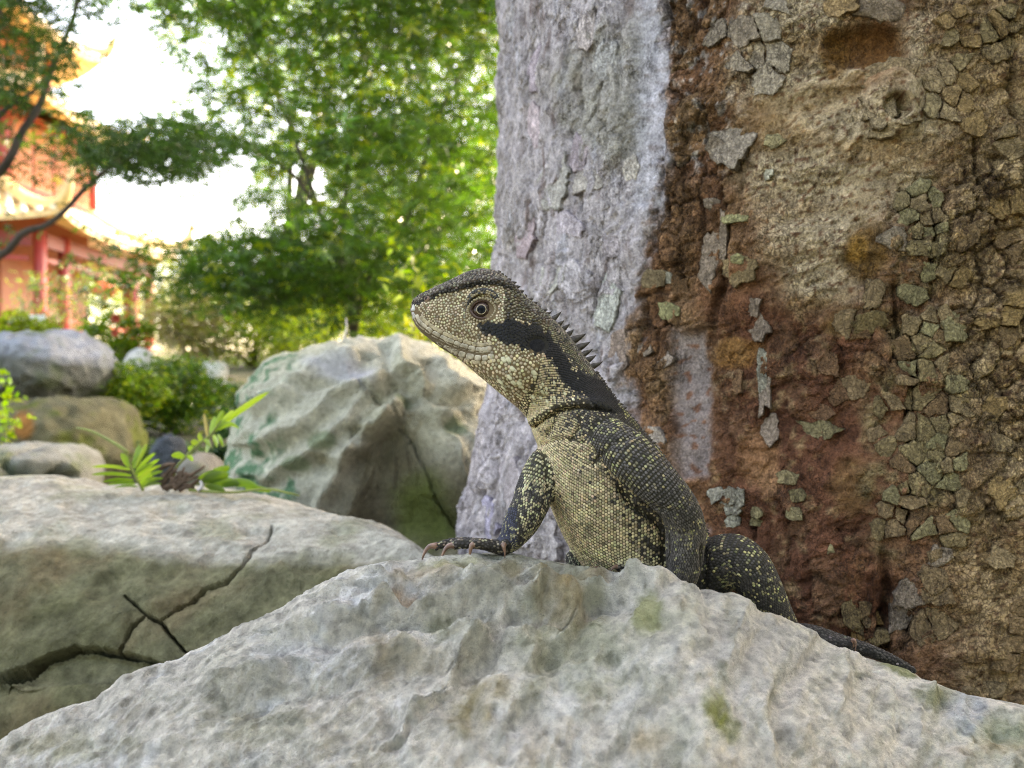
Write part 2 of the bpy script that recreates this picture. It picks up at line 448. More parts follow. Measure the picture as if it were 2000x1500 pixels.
disp += front * .0044 * (1 - left) * (fbm(B + 60 * np.stack([pn(pp, 1 / 150., 71.), pn(pp, 1 / 150., 72.)], 1), (1 / 200., 1 / 120.), 5, 5., True) - .45)
disp -= front * (1 - .6 * left) * .0045 * sm(.0, .4, pn(B, (1 / 90., 1 / 60.), 55.))
disp += (.25 + .75 * front) * (.0040 * (fbm(V, 34, 5, 4., True) - .45) + .009 * fbm(V, 15, 2, 14.))
disp += (.35 + .65 * front) * .0014 * fbm(V, 110, 4, 8., True)
disp += (.4 + .6 * front) * (.0012 * fbm(V, 420, 3, 2.) + .0011 * fbm(V, 230, 3, 52., True))
disp -= front * .0012 * sm(.27, .5, pn(V, 210, 31.))                      # pits
V = V + Nn * disp[:, None]
# colour: pale lime, olive algae in the hollows, tan near the crests
n1 = fbm(V, 22, 4, 1.); n2 = fbm(V, 60, 4, 12.); n3 = fbm(V, 11, 4, 40.); n4 = fbm(V, 160, 4, 77.)
C = np.array([.78, .735, .645]) * (1 + .6 * n2 + .5 * n4)[:, None]
white = sm(.02, .25, n2 + .4 * n1) * sm(1900, 500, px)
C = C + white[:, None] * .75 * (np.array([.82, .82, .81]) - C)
olive = sm(-.06, .22, n3 + .35 * n2) * (.30 + .70 * sm(600, 1150, px))
C = C + (.52 * olive)[:, None] * (np.array([.27, .28, .13]) - C)
tanm = sm(.02, .30, fbm(V, 26, 4, 63.)) * sm(600, 850, px) * sm(1700, 1250, px)
C = C + (.72 * tanm)[:, None] * (np.array([.50, .36, .18]) - C)
for (x, y, rx, ry, col, k) in ((800, 1182, 60, 14, (.47, .29, .13), .75), (1390, 1390, 26, 60, (.27, .30, .03), .95), (1410, 1440, 30, 30, (.25, .29, .05), .7),
                               (1265, 1205, 30, 38, (.34, .36, .12), .8), (880, 1120, 60, 14, (.28, .29, .10), .6), (1760, 1312, 48, 22, (.22, .25, .06), .9),
                               (1830, 1365, 45, 30, (.20, .23, .08), .8), (1960, 1440, 90, 44, (.20, .27, .13), .7), (1930, 1470, 70, 20, (.55, .38, .2), .5),
                               (950, 1360, 50, 60, (.40, .30, .11), .7), (920, 1410, 40, 40, (.33, .27, .1), .6), (1040, 1460, 30, 60, (.50, .34, .13), .55),
                               (1100, 1205, 60, 30, (.52, .37, .2), .55), (1130, 1300, 120, 80, (.33, .36, .18), .5), (1170, 1142, 40, 12, (.45, .30, .12), .6),
                               (860, 1240, 40, 30, (.36, .36, .15), .55), (500, 1420, 110, 40, (.36, .36, .2), .45), (150, 1470, 120, 30, (.36, .35, .16), .5),
                               (1880, 1395, 45, 55, (.60, .64, .68), .8), (1450, 1300, 130, 90, (.62, .60, .57), .5), (600, 1300, 120, 40, (.75, .76, .78), .5), (1010, 1440, 60, 50, (.7, .71, .7), .5)):
    q = ((px - x) / rx) ** 2 + ((py - y) / ry) ** 2
    f = k * .85 * sm(1.7, .0, q + 2.4 * n2 + 1.4 * n4)
    C = C + f[:, None] * (np.array(col) - C)
gs = fbm(B, (1 / 150., 1 / 42.), 4, 15.) ; C += (.40 * sm(.0, .3, gs) * sm(700, 1100, px))[:, None] * (np.array([.235, .24, .125]) - C)
C += (.45 * sm(.05, .3, fbm(B, (1 / 130., 1 / 50.), 4, 25.)) * sm(800, 1000, px))[:, None] * (np.array([.80, .78, .73]) - C)
C += (.40 * sm(.02, .25, fbm(A, (1 / 60., 1 / 16.), 4, 35.)) * left)[:, None] * (np.array([.26, .265, .23]) - C)
C *= (1 - .35 * sm(.0, -.35, n4))[:, None]
me = mesh_from('limestone_boulder', V, grid_faces(nv, nu)[:, ::-1]); set_col(me, np.clip(C, .02, .88))
front_rock = obj('limestone_boulder', me, m_lime, label='pale scalloped limestone boulder that the water dragon sits on', cat='boulder')
fr_bvh = BVHTree.FromPolygons([tuple(v) for v in V[::1]], [tuple(f) for f in grid_faces(nv, nu)]) if False else None
FRV = V

# ---- the cracked grey boulder to the left, with the fern on top
xs = np.concatenate([np.linspace(-700, -20, 50, endpoint=False), np.linspace(-20, 960, 480), np.linspace(965, 1150, 16)])
top = [(-700, 960, .85), (0, 936, .97), (60, 933, .98), (110, 933, .98), (150, 945, .98), (200, 953, .98), (260, 951, .98), (350, 953, .97), (430, 958, .96), (480, 965, .95), (540, 979, .94),
       (600, 996, .92), (660, 1018, .89), (700, 1021, .87), (725, 1024, .86), (760, 1042, .83), (800, 1066, .80), (830, 1090, .78), (870, 1120, .76), (1150, 1250, .72)]
edge = [(-700, 1075, .70), (0, 1068, .77), (60, 1072, .77), (120, 1062, .78), (200, 1072, .775), (300, 1080, .77), (420, 1092, .765), (520, 1098, .76), (600, 1082, .765), (700, 1092, .75), (800, 1096, .74), (870, 1128, .72), (1150, 1258, .68)]
mid = [(-700, 1180, .66), (0, 1170, .72), (300, 1190, .72), (600, 1190, .715), (870, 1200, .69), (1150, 1290, .66)]
low = [(-700, 1300, .64), (0, 1300, .69), (300, 1310, .69), (600, 1310, .685), (870, 1310, .67), (1150, 1350, .64)]
bot = [(-700, 1460, .61), (0, 1470, .665), (300, 1480, .66), (600, 1490, .66), (870, 1500, .65), (1150, 1500, .62)]
Rt = row_px(top, xs)
R = np.stack([np.stack([Rt[:, 0] * 1.1, Rt[:, 1] + .20, np.full(len(xs), -.68)], 1), off(Rt, .10, -.07), off(Rt, .03, -.008), Rt,
              .45 * Rt + .55 * row_px(edge, xs) + np.array([0, 0, .008]), row_px(edge, xs), row_px(mid, xs), row_px(low, xs), row_px(bot, xs)])
lastr = R[-1].copy(); lastr[:, 2] = -.70; lastr[:, 1] -= .02
R = np.concatenate([R, [lastr]])
G = cr_rows(R, [4, 6, 10, 36, 50, 44, 52, 36, 6]); nv, nu = G.shape[:2]
nrm = grid_normals(G)
if nrm[90, nu // 2, 2] < 0: nrm = -nrm
V = G.reshape(-1, 3); Nn = nrm.reshape(-1, 3); pp = proj(V); px, py = pp.T
rowi = np.repeat(np.arange(nv), nu); fr = sm(16, 30, rowi)
disp = (.3 + .7 * fr) * (.014 * fbm(V, 9, 3, 3.) + .0045 * fbm(V, 34, 4, 6., True) + .0016 * fbm(V, 120, 4, 2.))
disp -= fr * .006 * sm(.1, .45, pn(V, 26, 5.))
wob = np.stack([pn(pp, 1 / 24., 1.) + .6 * pn(pp, 1 / 9., 4.), pn(pp, 1 / 24., 8.) + .6 * pn(pp, 1 / 9., 5.)], 1) * 5
cr = np.zeros(len(V))
for line, wd, dp in (([(532, 1030), (515, 1060), (490, 1080), (470, 1110), (443, 1138), (405, 1150), (378, 1175), (350, 1190), (312, 1212)], 4.5, .020),
                     ([(245, 1165), (282, 1198), (312, 1215), (340, 1248), (372, 1284)], 3.8, .016), ([(286, 1200), (262, 1226), (246, 1256), (233, 1276)], 3.8, .016),
                     ([(-60, 1330), (0, 1318), (50, 1308), (100, 1285), (150, 1270), (200, 1272), (250, 1283), (300, 1292), (325, 1308), (400, 1360)], 6.0, .022)):
    d, t = seg_dist(pp + wob * .7, line); wv = wd * (1 - .55 * np.abs(2 * t - 1) ** 2)
    wv = wv * (1 + 1.1 * pn(pp, 1 / 16., 21.)) ; disp -= .0022 * np.exp(-(d / (wd * 3.2)) ** 2)
    if wd > 5: wv = wd * (1.1 - .6 * sm(.5, 1, t))
    g = sm(wv * 1.15, wv * .35, d); cr = np.maximum(cr, g); disp -= g * dp
# below the long crack the stone steps back
ycr = np.interp(px, [-60, 0, 50, 100, 150, 200, 250, 300, 325, 400, 700], [1330, 1318, 1308, 1285, 1270, 1272, 1283, 1292, 1308, 1360, 1480])
disp -= .012 * sm(0, 14, py - ycr) * sm(110, 20, py - ycr)
V = V + Nn * disp[:, None]
n1 = fbm(V, 10, 4, 1.); n2 = fbm(V, 32, 4, 2.); n3 = fbm(V, 90, 3, 9.)
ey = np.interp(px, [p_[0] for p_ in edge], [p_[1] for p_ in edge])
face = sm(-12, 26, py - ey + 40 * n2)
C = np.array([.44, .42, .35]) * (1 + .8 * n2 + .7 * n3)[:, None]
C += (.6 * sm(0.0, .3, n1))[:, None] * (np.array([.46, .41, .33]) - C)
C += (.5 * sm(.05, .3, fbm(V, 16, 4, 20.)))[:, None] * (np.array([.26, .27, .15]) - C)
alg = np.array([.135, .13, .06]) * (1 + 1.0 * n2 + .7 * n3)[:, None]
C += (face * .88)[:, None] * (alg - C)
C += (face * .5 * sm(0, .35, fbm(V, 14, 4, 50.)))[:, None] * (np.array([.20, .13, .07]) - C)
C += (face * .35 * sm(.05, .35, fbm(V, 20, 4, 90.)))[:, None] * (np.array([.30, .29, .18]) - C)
C *= (1 - .45 * cr)[:, None]
me = mesh_from('cracked_boulder', V, grid_faces(nv, nu)[:, ::-1]); set_col(me, np.clip(C, .015, .8))
obj('cracked_boulder', me, m_lime2, label='long grey-green boulder with branching dark cracks and a fern on top', cat='boulder')
CRV, CRN = V, (nv, nu)

# ---- closed boulders built from an outline with its own depth
def blob_rock(name, outline, Y, depth, label, disp_fn, col_fn, mat, cen=None, nphi=150, nt_=76, group=None, squash=.75):
    o = np.asarray(outline, float); c = np.asarray(cen, float) if cen else o.mean(0)
    phi = np.linspace(0, 2 * math.pi, nphi, endpoint=False)
    a = np.arctan2(o[:, 1] - c[1], o[:, 0] - c[0]) % (2 * math.pi); r = np.hypot(o[:, 0] - c[0], o[:, 1] - c[1])
    k = np.argsort(a); a, r = a[k], r[k]
    rs = np.interp(phi, np.concatenate([a - 2 * math.pi, a, a + 2 * math.pi]), np.tile(r, 3))
    t = np.linspace(0, math.pi, nt_)
    st = np.sin(t) ** squash; ct = np.cos(t)
    S = Y / FPX
    X = (c[0] - 1000) * S + S * rs[:, None] * np.cos(phi)[:, None] * st
    Z = (750 - c[1]) * S - S * rs[:, None] * np.sin(phi)[:, None] * st
    Yv = Y - depth * ct[None] * np.ones_like(rs)[:, None]
    k = Yv / Y                                   # keep the outline when points lie nearer or farther
    ke = 1 + (k - 1) * .0
    G = np.stack([X * ke, Yv, Z * ke], -1)
    n = grid_normals(np.concatenate([G[-1:], G, G[:1]]))[1:-1]
    C0 = np.array([(c[0] - 1000) * S, Y, (750 - c[1]) * S])
    if ((G - C0) * n).sum() < 0: n = -n
    n[:, 0] = (0, -1, 0); n[:, -1] = (0, 1, 0)
    V = G.reshape(-1, 3); Nn = n.reshape(-1, 3); pp = proj(V)
    dv = disp_fn(V, pp); dv = dv - max(0, np.percentile(dv, 60))
    V2 = V + Nn * dv[:, None]
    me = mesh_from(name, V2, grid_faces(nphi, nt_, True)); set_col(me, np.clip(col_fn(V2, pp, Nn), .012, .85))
    bm = bmesh.new(); bm.from_mesh(me); bmesh.ops.remove_doubles(bm, verts=bm.verts, dist=1e-6)
    bmesh.ops.recalc_face_normals(bm, faces=bm.faces); bm.to_mesh(me); bm.free()
    return obj(name, me, mat, label=label, cat='boulder', group=group)

# the fluted boulder behind the dragon
out = [(440, 1000), (452, 930), (462, 870), (470, 810), (478, 765), (500, 733), (540, 708), (590, 692), (640, 678), (690, 662), (700, 658), (735, 664), (790, 662), (830, 668), (870, 688), (915, 716), (960, 758),
       (1000, 810), (1030, 900), (1040, 1020), (1020, 1150), (980, 1330), (860, 1400), (640, 1400), (500, 1330), (445, 1150)]
FL = [[(770, 722), (720, 760), (660, 830), (600, 890), (520, 930)], [(740, 735), (650, 770), (580, 830), (500, 870)], [(790, 735), (760, 800), (720, 860), (650, 890)],
      [(820, 720), (830, 780), (870, 800), (930, 790)], [(760, 790), (690, 860), (650, 930), (615, 1010)], [(690, 690), (620, 715), (560, 760), (500, 790)], [(800, 760), (780, 800), (750, 810), (720, 830)],
      [(780, 670), (790, 715), (830, 745), (900, 760)], [(860, 700), (880, 740), (930, 770)]]
CRK = [(700, 745), (760, 790), (805, 830), (840, 900), (860, 960), (890, 1010), (930, 1050)]
def bk_disp(V, pp):
    d = .028 * fbm(V, 4, 3, 1.) + .009 * fbm(V, 11, 3, 4., True) + .003 * fbm(V, 40, 4, 4.)
    r = pp - np.array([775., 705.]); th = np.arctan2(r[:, 1], r[:, 0]); rr = np.hypot(r[:, 0], r[:, 1])
    d += .012 * sm(30, 120, rr) * sm(900, 300, rr) * (fbm(np.stack([th + .25 * pn(pp, 1 / 90., 6.), rr / 200 + .5 * pn(pp, 1 / 120.)], 1), (7.5, 1.2), 4, 3., True) - .4)
    for l in FL:
        q, t = seg_dist(pp + 10 * np.stack([pn(pp, 1 / 40., 1.), pn(pp, 1 / 40., 2.)], 1), l); d += .011 * np.exp(-(q / 12) ** 1.4) - .012 * np.exp(-((q - 28) / 17) ** 2) * (pp[:, 1] > np.interp(pp[:, 0], [a[0] for a in sorted(l)], [a[1] for a in sorted(l)]))
    q, t = seg_dist(pp + 5 * np.stack([pn(pp, 1 / 30., 1.), pn(pp, 1 / 30., 2.)], 1), CRK); d -= .012 * sm(5, 2, q)
    # hollow face lower right of the crest
    d -= .05 * soft_poly(pp, [(740, 830), (830, 820), (880, 960), (960, 1060), (700, 1080), (700, 920)], 40)
    return d
def bk_col(V, pp, Nn):
    px, py = pp.T; n1 = fbm(V, 7, 4, 1.); n2 = fbm(V, 24, 4, 2.); n3 = fbm(V, 70, 3, 9.)
    C = np.array([.48, .47, .37]) * (1 + .55 * n2 + .5 * n3)[:, None]
    C += (.5 * sm(-.0, .25, n1))[:, None] * (np.array([.42, .40, .27]) - C)
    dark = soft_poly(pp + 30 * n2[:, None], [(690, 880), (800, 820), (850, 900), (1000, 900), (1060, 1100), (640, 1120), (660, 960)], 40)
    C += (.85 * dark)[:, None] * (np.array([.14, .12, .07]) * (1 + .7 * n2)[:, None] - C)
    gr = soft_poly(pp + 40 * n2[:, None], [(760, 960), (850, 920), (900, 1000), (940, 1070), (780, 1080)], 35)
    C += (.75 * gr)[:, None] * (np.array([.14, .19, .035]) - C)
    mo = soft_poly(pp + 60 * n2[:, None] + 60 * n3[:, None], [(430, 830), (480, 760), (560, 700), (600, 690), (560, 760), (530, 800), (560, 860), (520, 960), (590, 930), (600, 990), (430, 1060)], 14)
    C += (.9 * mo * sm(-.05, .12, n2 + .6 * n3))[:, None] * (np.array([.045, .16, .075]) - C)
    for (x, y, r) in ((625, 860, 32), (790, 770, 26), (580, 905, 26), (900, 830, 30)):
        f = sm(1.2, .3, ((px - x) / r) ** 2 + ((py - y) / r / .7) ** 2 + 1.5 * n2)
        C += (.7 * f)[:, None] * (np.array([.13, .19, .09]) - C)
    lil = soft_poly(pp + 25 * n2[:, None], [(600, 715), (680, 700), (735, 720), (720, 745), (640, 735)], 14)
    C += (.7 * lil)[:, None] * (np.array([.48, .48, .54]) - C)
    return C
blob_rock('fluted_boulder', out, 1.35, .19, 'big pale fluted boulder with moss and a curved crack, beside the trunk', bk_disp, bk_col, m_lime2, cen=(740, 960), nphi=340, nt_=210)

def rk_disp(a=.02, s=5.):
    return lambda V, pp: a * fbm(V, s, 4, 3.) + a * .5 * fbm(V, s * 3, 4, 9., True)
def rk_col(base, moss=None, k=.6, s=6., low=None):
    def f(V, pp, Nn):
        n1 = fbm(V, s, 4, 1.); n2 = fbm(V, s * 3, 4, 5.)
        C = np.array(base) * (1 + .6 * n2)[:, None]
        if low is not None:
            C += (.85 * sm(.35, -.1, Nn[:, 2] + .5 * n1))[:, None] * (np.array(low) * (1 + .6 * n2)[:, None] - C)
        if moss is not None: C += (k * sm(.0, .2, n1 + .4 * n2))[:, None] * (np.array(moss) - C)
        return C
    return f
blob_rock('grey_boulder', [(-60, 700), (-20, 672), (10, 662), (50, 655), (90, 660), (115, 652), (160, 650), (185, 668), (205, 690), (212, 720), (190, 770), (150, 800), (60, 800), (-40, 790)], 3.0, .26,
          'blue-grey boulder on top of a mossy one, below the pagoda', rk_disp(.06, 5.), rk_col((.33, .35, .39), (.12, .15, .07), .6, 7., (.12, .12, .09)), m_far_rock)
blob_rock('mossy_boulder', [(-30, 820), (20, 790), (80, 782), (150, 778), (210, 780), (232, 795), (250, 850), (245, 950), (200, 1010), (0, 1010), (-40, 920)], 2.7, .30,
          'olive mossy boulder with an orange stain under the blue-grey one', rk_disp(.05, 6.),
          lambda V, pp, Nn: (lambda C: C + (.85 * sm(1.2, .3, ((pp[:, 0] - 45) / 26) ** 2 + ((pp[:, 1] - 830) / 32) ** 2))[:, None] * (np.array([.36, .15, .04]) - C))(rk_col((.15, .14, .085), (.12, .145, .03), .8, 7.)(V, pp, Nn)), m_far_rock)
blob_rock('flat_grey_rock', [(-60, 905), (-20, 880), (40, 868), (90, 872), (140, 878), (165, 890), (178, 915), (172, 960), (160, 1020), (0, 1040), (-60, 1000)], 1.75, .16,
          'low flat grey rock with a dark mossy hollow behind the cracked boulder', lambda V, pp: rk_disp(.018, 10.)(V, pp) - .07 * soft_poly(pp, [(10, 905), (120, 905), (150, 930), (130, 950), (0, 945)], 10),
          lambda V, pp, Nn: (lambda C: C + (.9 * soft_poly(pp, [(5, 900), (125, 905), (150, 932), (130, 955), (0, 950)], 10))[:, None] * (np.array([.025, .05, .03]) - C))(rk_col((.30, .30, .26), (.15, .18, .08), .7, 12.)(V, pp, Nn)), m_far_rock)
blob_rock('slate_stone', [(300, 900), (310, 860), (330, 845), (350, 855), (358, 890), (350, 940), (310, 945)], 2.3, .05, 'small upright blue-grey stone under the dark shrub', rk_disp(.020, 34.), rk_col((.09, .105, .12), None, 0), m_far_rock, nphi=80, nt_=40)
blob_rock('mound_rock', [(350, 930), (365, 895), (390, 882), (420, 895), (440, 930), (430, 1000), (360, 1000)], 1.9, .08, 'dull grey-brown rock tucked behind the brown plant crown', rk_disp(.012, 12.), rk_col((.22, .21, .18), (.12, .15, .07), .5), m_far_rock, nphi=90, nt_=50)
blob_rock('white_stone', [(376, 722), (385, 713), (410, 708), (438, 708), (444, 716), (440, 740), (430, 800), (420, 850), (395, 850), (382, 800), (374, 740)], 4.7, .08, 'sunlit white stone at the right end of the shrub', rk_disp(.015, 6.), rk_col((.62, .61, .57), None, 0), m_far_rock, nphi=80, nt_=40)
blob_rock('white_stone', [(252, 692), (262, 684), (275, 680), (290, 684), (300, 693), (298, 740), (290, 800), (262, 800), (252, 740)], 4.6, .08, 'sunlit white stone below the pagoda column', rk_disp(.015, 6.), rk_col((.62, .61, .57), None, 0), m_far_rock, nphi=80, nt_=40)

# ================================================================== the big flaking tree
TC = np.array([.33, .92]); TR = .345
def trunk_r(th, z):
    """smooth radius of the trunk by angle (0 faces the camera, + to the right) and height"""
    fl = .020 * sm(.04, -.14, z) + .05 * sm(-.14, -.62, z)
    lob = 1 + .35 * np.cos(3 * th + .6) * sm(-.05, -.5, z)
    return TR + fl * lob * (1 + .2 * np.cos(th + 1.4)) + .006 * np.sin(2 * th + z * 3) - .03 * sm(.8, 3.5, z) + .008 * np.cos(5 * th + 1.) * sm(.3, -.4, z)
def trunk_p(th, z, dr=0.):
    r = trunk_r(th, z) + dr
    return np.stack([TC[0] + r * np.sin(th), TC[1] - r * np.cos(th), z + 0 * th], -1)
def trunk_hit(px, py):
    """where the sight line of a pixel meets the trunk: angle and height"""
    px = np.atleast_1d(np.asarray(px, float)); py = np.atleast_1d(np.asarray(py, float))
    dx = (px - 1000) / FPX; dz = (750 - py) / FPX; r = np.full(len(px), TR)
    for _ in range(6):
        a = dx * dx + 1; b_ = -2 * (dx * TC[0] + TC[1]); c_ = (TC ** 2).sum() - r * r
        disc = np.maximum(b_ * b_ - 4 * a * c_, 0); Y = (-b_ - np.sqrt(disc)) / (2 * a)
        x = dx * Y; z = dz * Y; th = np.arctan2(x - TC[0], TC[1] - Y); r = trunk_r(th, z)
    return th, z
th = np.concatenate([np.linspace(math.radians(-108), math.radians(62), 660), np.linspace(math.radians(64), math.radians(250), 40)])
zz = np.concatenate([np.linspace(-.72, -.33, 14, endpoint=False), np.linspace(-.33, .42, 570), np.linspace(.43, 3.6, 40)])
TH, ZZ = np.meshgrid(th, zz, indexing='ij')
V = trunk_p(TH.ravel(), ZZ.ravel()); Nn = np.stack([np.sin(TH.ravel()), -np.cos(TH.ravel()), 0 * TH.ravel()], 1)
pp = proj(V); px, py = pp.T
L = np.stack([TH.ravel() * TR, ZZ.ravel()], 1)          # metres on the unrolled bark
q1 = fbm(L, 14, 4, 1.); q2 = fbm(L, 45, 4, 2.); q3 = fbm(L, 130, 4, 3.); q4 = fbm(L, 330, 3, 4.)
wx = px + 60 * q1 + 60 * q2 + 34 * q3; wy = py + 60 * fbm(L, 14, 4, 23.) + 60 * fbm(L, 45, 4, 22.) + 34 * q3; wpp = np.stack([wx, wy], 1)
bx_ = np.interp(wy, [-200, 0, 100, 200, 430, 470, 600, 700, 800, 870, 950, 1010, 1100, 1500], [1316, 1312, 1306, 1301, 1296, 1272, 1246, 1234, 1238, 1275, 1330, 1375, 1392, 1400])
leftm = sm(16, -16, wx - bx_)
bxs = np.interp(py, [-200, 0, 200, 430, 500], [1316, 1308, 1302, 1296, 1285])
stripe1 = sm(-75, -48, px - bxs + 10 * q3) * sm(3, -3, px - bxs + 3 * q3) * sm(440, 395, py + 60 * q2)
stripe2 = soft_poly(wpp * .35 + pp * .65, [(1312, 640), (1380, 650), (1384, 800), (1386, 930), (1330, 930), (1312, 800)], 12)
lowred = soft_poly(wpp, [(1392, 600), (1480, 560), (1560, 600), (1700, 640), (1720, 760), (1710, 900), (1720, 1050), (1760, 1200), (1800, 1450), (1300, 1450), (1390, 960)], 60)
paleR = soft_poly(wpp, [(1470, 0), (1650, -60), (1700, 180), (1760, 60), (1830, 0), (1860, 300), (1790, 400), (1720, 420), (1640, 640), (1520, 640), (1500, 420), (1440, 330)], 60)
farR = sm(1790, 1930, wx)
C = np.array([.22, .112, .062])[None] * (1 + .9 * q3 + .7 * q2)[:, None]
C += (.65 * sm(-.15, .3, q1 + .5 * q2))[:, None] * (np.array([.35, .21, .105]) - C)
# pale flecks on the brown bark
fl_ = sm(.06, .2, q3 + .3 * q4) * (.45 * sm(.0, .3, fbm(L, 11, 3, 210.)) + soft_poly(wpp, [(1310, -20), (1500, -20), (1440, 340), (1320, 330)], 60))
C += np.clip(.8 * fl_, 0, .9)[:, None] * (np.array([.47, .44, .41]) - C)
base = np.array([.56, .46, .31]) * (1 + .55 * q2 + .4 * q3)[:, None]
spk = sm(.16, .26, pn(L, 260, 4.) + .4 * q4 + .12 * q2)
base += (.85 * spk)[:, None] * (np.array([.14, .055, .028]) - base)
bro = sm(-.06, .2, fbm(L, (9, 34), 4, 61.))
base += (.72 * bro)[:, None] * (np.array([.31, .19, .08]) * (1 + .5 * q3)[:, None] - base)
C += (.92 * paleR)[:, None] * (base - C)
fb = np.array([.50, .36, .20]) * (1 + .6 * q2 + .5 * q3)[:, None]
fb += (.75 * sm(.02, .2, q2 + .5 * q3))[:, None] * (np.array([.23, .145, .062]) - fb)
fb += (.8 * spk)[:, None] * (np.array([.11, .05, .025]) - fb)
C += (farR * .9)[:, None] * (fb - C)
lr = np.array([.145, .062, .036]) * (1 + 1.0 * q2 + .7 * q3)[:, None]
lr += (.75 * sm(.04, .28, q3 + .6 * q1))[:, None] * (np.array([.34, .235, .125]) - lr)
lr += (.6 * sm(.05, .3, fbm(L, 24, 4, 310.)))[:, None] * (np.array([.22, .12, .05]) - lr)
lr += (.8 * sm(.1, .3, q2) * sm(1540, 1420, px) * sm(940, 860, py))[:, None] * (np.array([.20, .07, .038]) - lr)
C += (.93 * lowred)[:, None] * (lr - C)
# olive-green lichen film along the chain of plates
lich = soft_poly(wpp, [(1740, 350), (1850, 340), (1890, 700), (1900, 900), (1880, 1090), (1690, 1070), (1690, 820), (1740, 700)], 45) * sm(-.1, .2, q2 + .4 * q3)
C += (.6 * lich)[:, None] * (np.array([.27, .255, .12]) - C)
# smooth grey-lilac bark on the left, albedo lifted to paint in sky light
lf = np.array([.50, .445, .45]) * (1 + .5 * q2 + .65 * q3)[:, None]
lf += (.45 * sm(.0, .3, q1))[:, None] * (np.array([.37, .33, .28]) - lf)
lf += (.80 * sm(.05, .28, fbm(L, (60, 26), 4, 71.)) * sm(1000, 1030, px))[:, None] * (np.array([.17, .11, .09]) - lf)
lf += (.55 * sm(.12, .3, fbm(L, (80, 22), 4, 35.)))[:, None] * (np.array([.56, .55, .60]) - lf)
lf += (.55 * soft_poly(wpp, [(1130, 60), (1250, 40), (1260, 300), (1200, 340), (1110, 250)], 30))[:, None] * (np.array([.31, .30, .23]) * (1 + .6 * q3)[:, None] - lf)
C += leftm[:, None] * (lf - C)
dash = sm(.16, .26, pn(np.stack([L[:, 0], L[:, 1] + .25 * L[:, 0]], 1), (70, 260), 3.))
s1 = np.array([.54, .54, .61]) * (1 + .2 * q3)[:, None]; s1 += (.75 * dash)[:, None] * (np.array([.20, .17, .17]) - s1)
C += (.52 * stripe1)[:, None] * (s1 - C)
s2 = np.array([.29, .28, .285]) * (1 + .25 * q3)[:, None]; s2 += (.85 * sm(.17, .25, pn(L, (120, 200), 14.)))[:, None] * (np.array([.20, .085, .05]) - s2)
C += (.68 * stripe2)[:, None] * (s2 - C)
for (x, y, rx, ry, col, k) in ((1690, 95, 78, 46, (.20, .09, .03), .9), (1630, 110, 30, 50, (.30, .155, .05), .8), (1690, 490, 50, 60, (.17, .095, .03), .9), (1672, 485, 24, 30, (.36, .20, .05), .8),
                               (1480, 895, 42, 70, (.36, .19, .10), .85), (1500, 940, 24, 40, (.40, .22, .11), .6), (1700, 620, 90, 26, (.15, .09, .035), .8), (1440, 690, 60, 30, (.30, .15, .05), .8),
                               (1640, 640, 40, 20, (.25, .15, .05), .7), (1900, 900, 60, 120, (.13, .07, .04), .5), (1660, 950, 50, 60, (.17, .10, .04), .6)):
    q = ((px - x) / rx) ** 2 + ((py - y) / ry) ** 2
    C += (k * sm(1.35, .35, q + 1.1 * q2))[:, None] * (np.array(col) * (1 + .5 * q3)[:, None] - C)
# relief: bark that peels in thin steps
def steps(f, k):
    f = f * k; i = np.floor(f); return (i + sm(.0, .16, f - i)) / k
fk1 = steps(fbm(np.stack([L[:, 0] + .02 * q2, L[:, 1] + .03 * q1], 1), (26, 15), 3, 101.) , 11)
fk2 = steps(fbm(np.stack([L[:, 0] + .02 * q2, L[:, 1] + .03 * q1], 1), (20, 26), 3, 131.) , 9)
R0 = leftm; R1 = (1 - leftm)
Lw = np.stack([L[:, 0] + .010 * q2 + .004 * q3, L[:, 1] + .010 * fbm(L, 45, 4, 22.) + .004 * q3], 1)
w1, w2, wc = worley(Lw, (62, 48), 3); jn = sm(.16, .03, w2 - w1)            # flakes about 16-20 mm across
v1, v2, vc_ = worley(Lw, (105, 80), 9); jn2 = sm(.18, .04, v2 - v1)
flz = R1 * (1 - stripe2) * sm(-.12, .2, fbm(L, 10, 3, 401.) + .25 * lich + .05 * farR) * (1 - np.clip(.45 * lowred + .72 * paleR, 0, 1) * (1 - lich))
C *= (1 + flz * (.55 * (wc - .5)))[:, None]; C *= (1 - .55 * jn * flz)[:, None]
C *= (1 - .30 * jn2 * flz)[:, None]
gl = flz * (wc > .72) * (.35 + .65 * lich); C += (.5 * gl)[:, None] * (np.array([.28, .275, .15]) - C)
lfz = R0 * (1 - stripe1) * sm(-.05, .2, fbm(L, 12, 3, 411.)); C *= (1 - .30 * jn * lfz)[:, None]; C *= (1 + .25 * lfz * (wc - .5))[:, None]
d = .005 * q1 + .0022 * q2 * R0 + R1 * (.0045 * q2 + .0022 * q3)
d += R0 * .0030 * (fbm(L, (34, 15), 4, 90., True) - .4) * (1 - .9 * stripe1) + R0 * .0012 * q3 * (1 - .8 * stripe1)
gran = R1 * (1 - stripe2) * (1 - .6 * paleR)
d += gran * .0022 * fbm(L, 190, 3, 5., True) + (1 - stripe1) * .0006 * q4
d += paleR * .0030 * (fbm(np.stack([L[:, 0], L[:, 1] - .22 * L[:, 0]], 1), (9, 48), 3, 15., True) - .5)
d += flz * (.0042 * (wc - .45) - .0030 * jn - .0010 * jn2) + lfz * (.0022 * (wc - .5) - .0014 * jn)
d += R0 * .020 * fk1 * (1 - stripe1) + R1 * .016 * fk2 * (1 - stripe2)
d -= .005 * (stripe2 + stripe1 * .5)
d -= .0035 * lowred * (1 - farR)
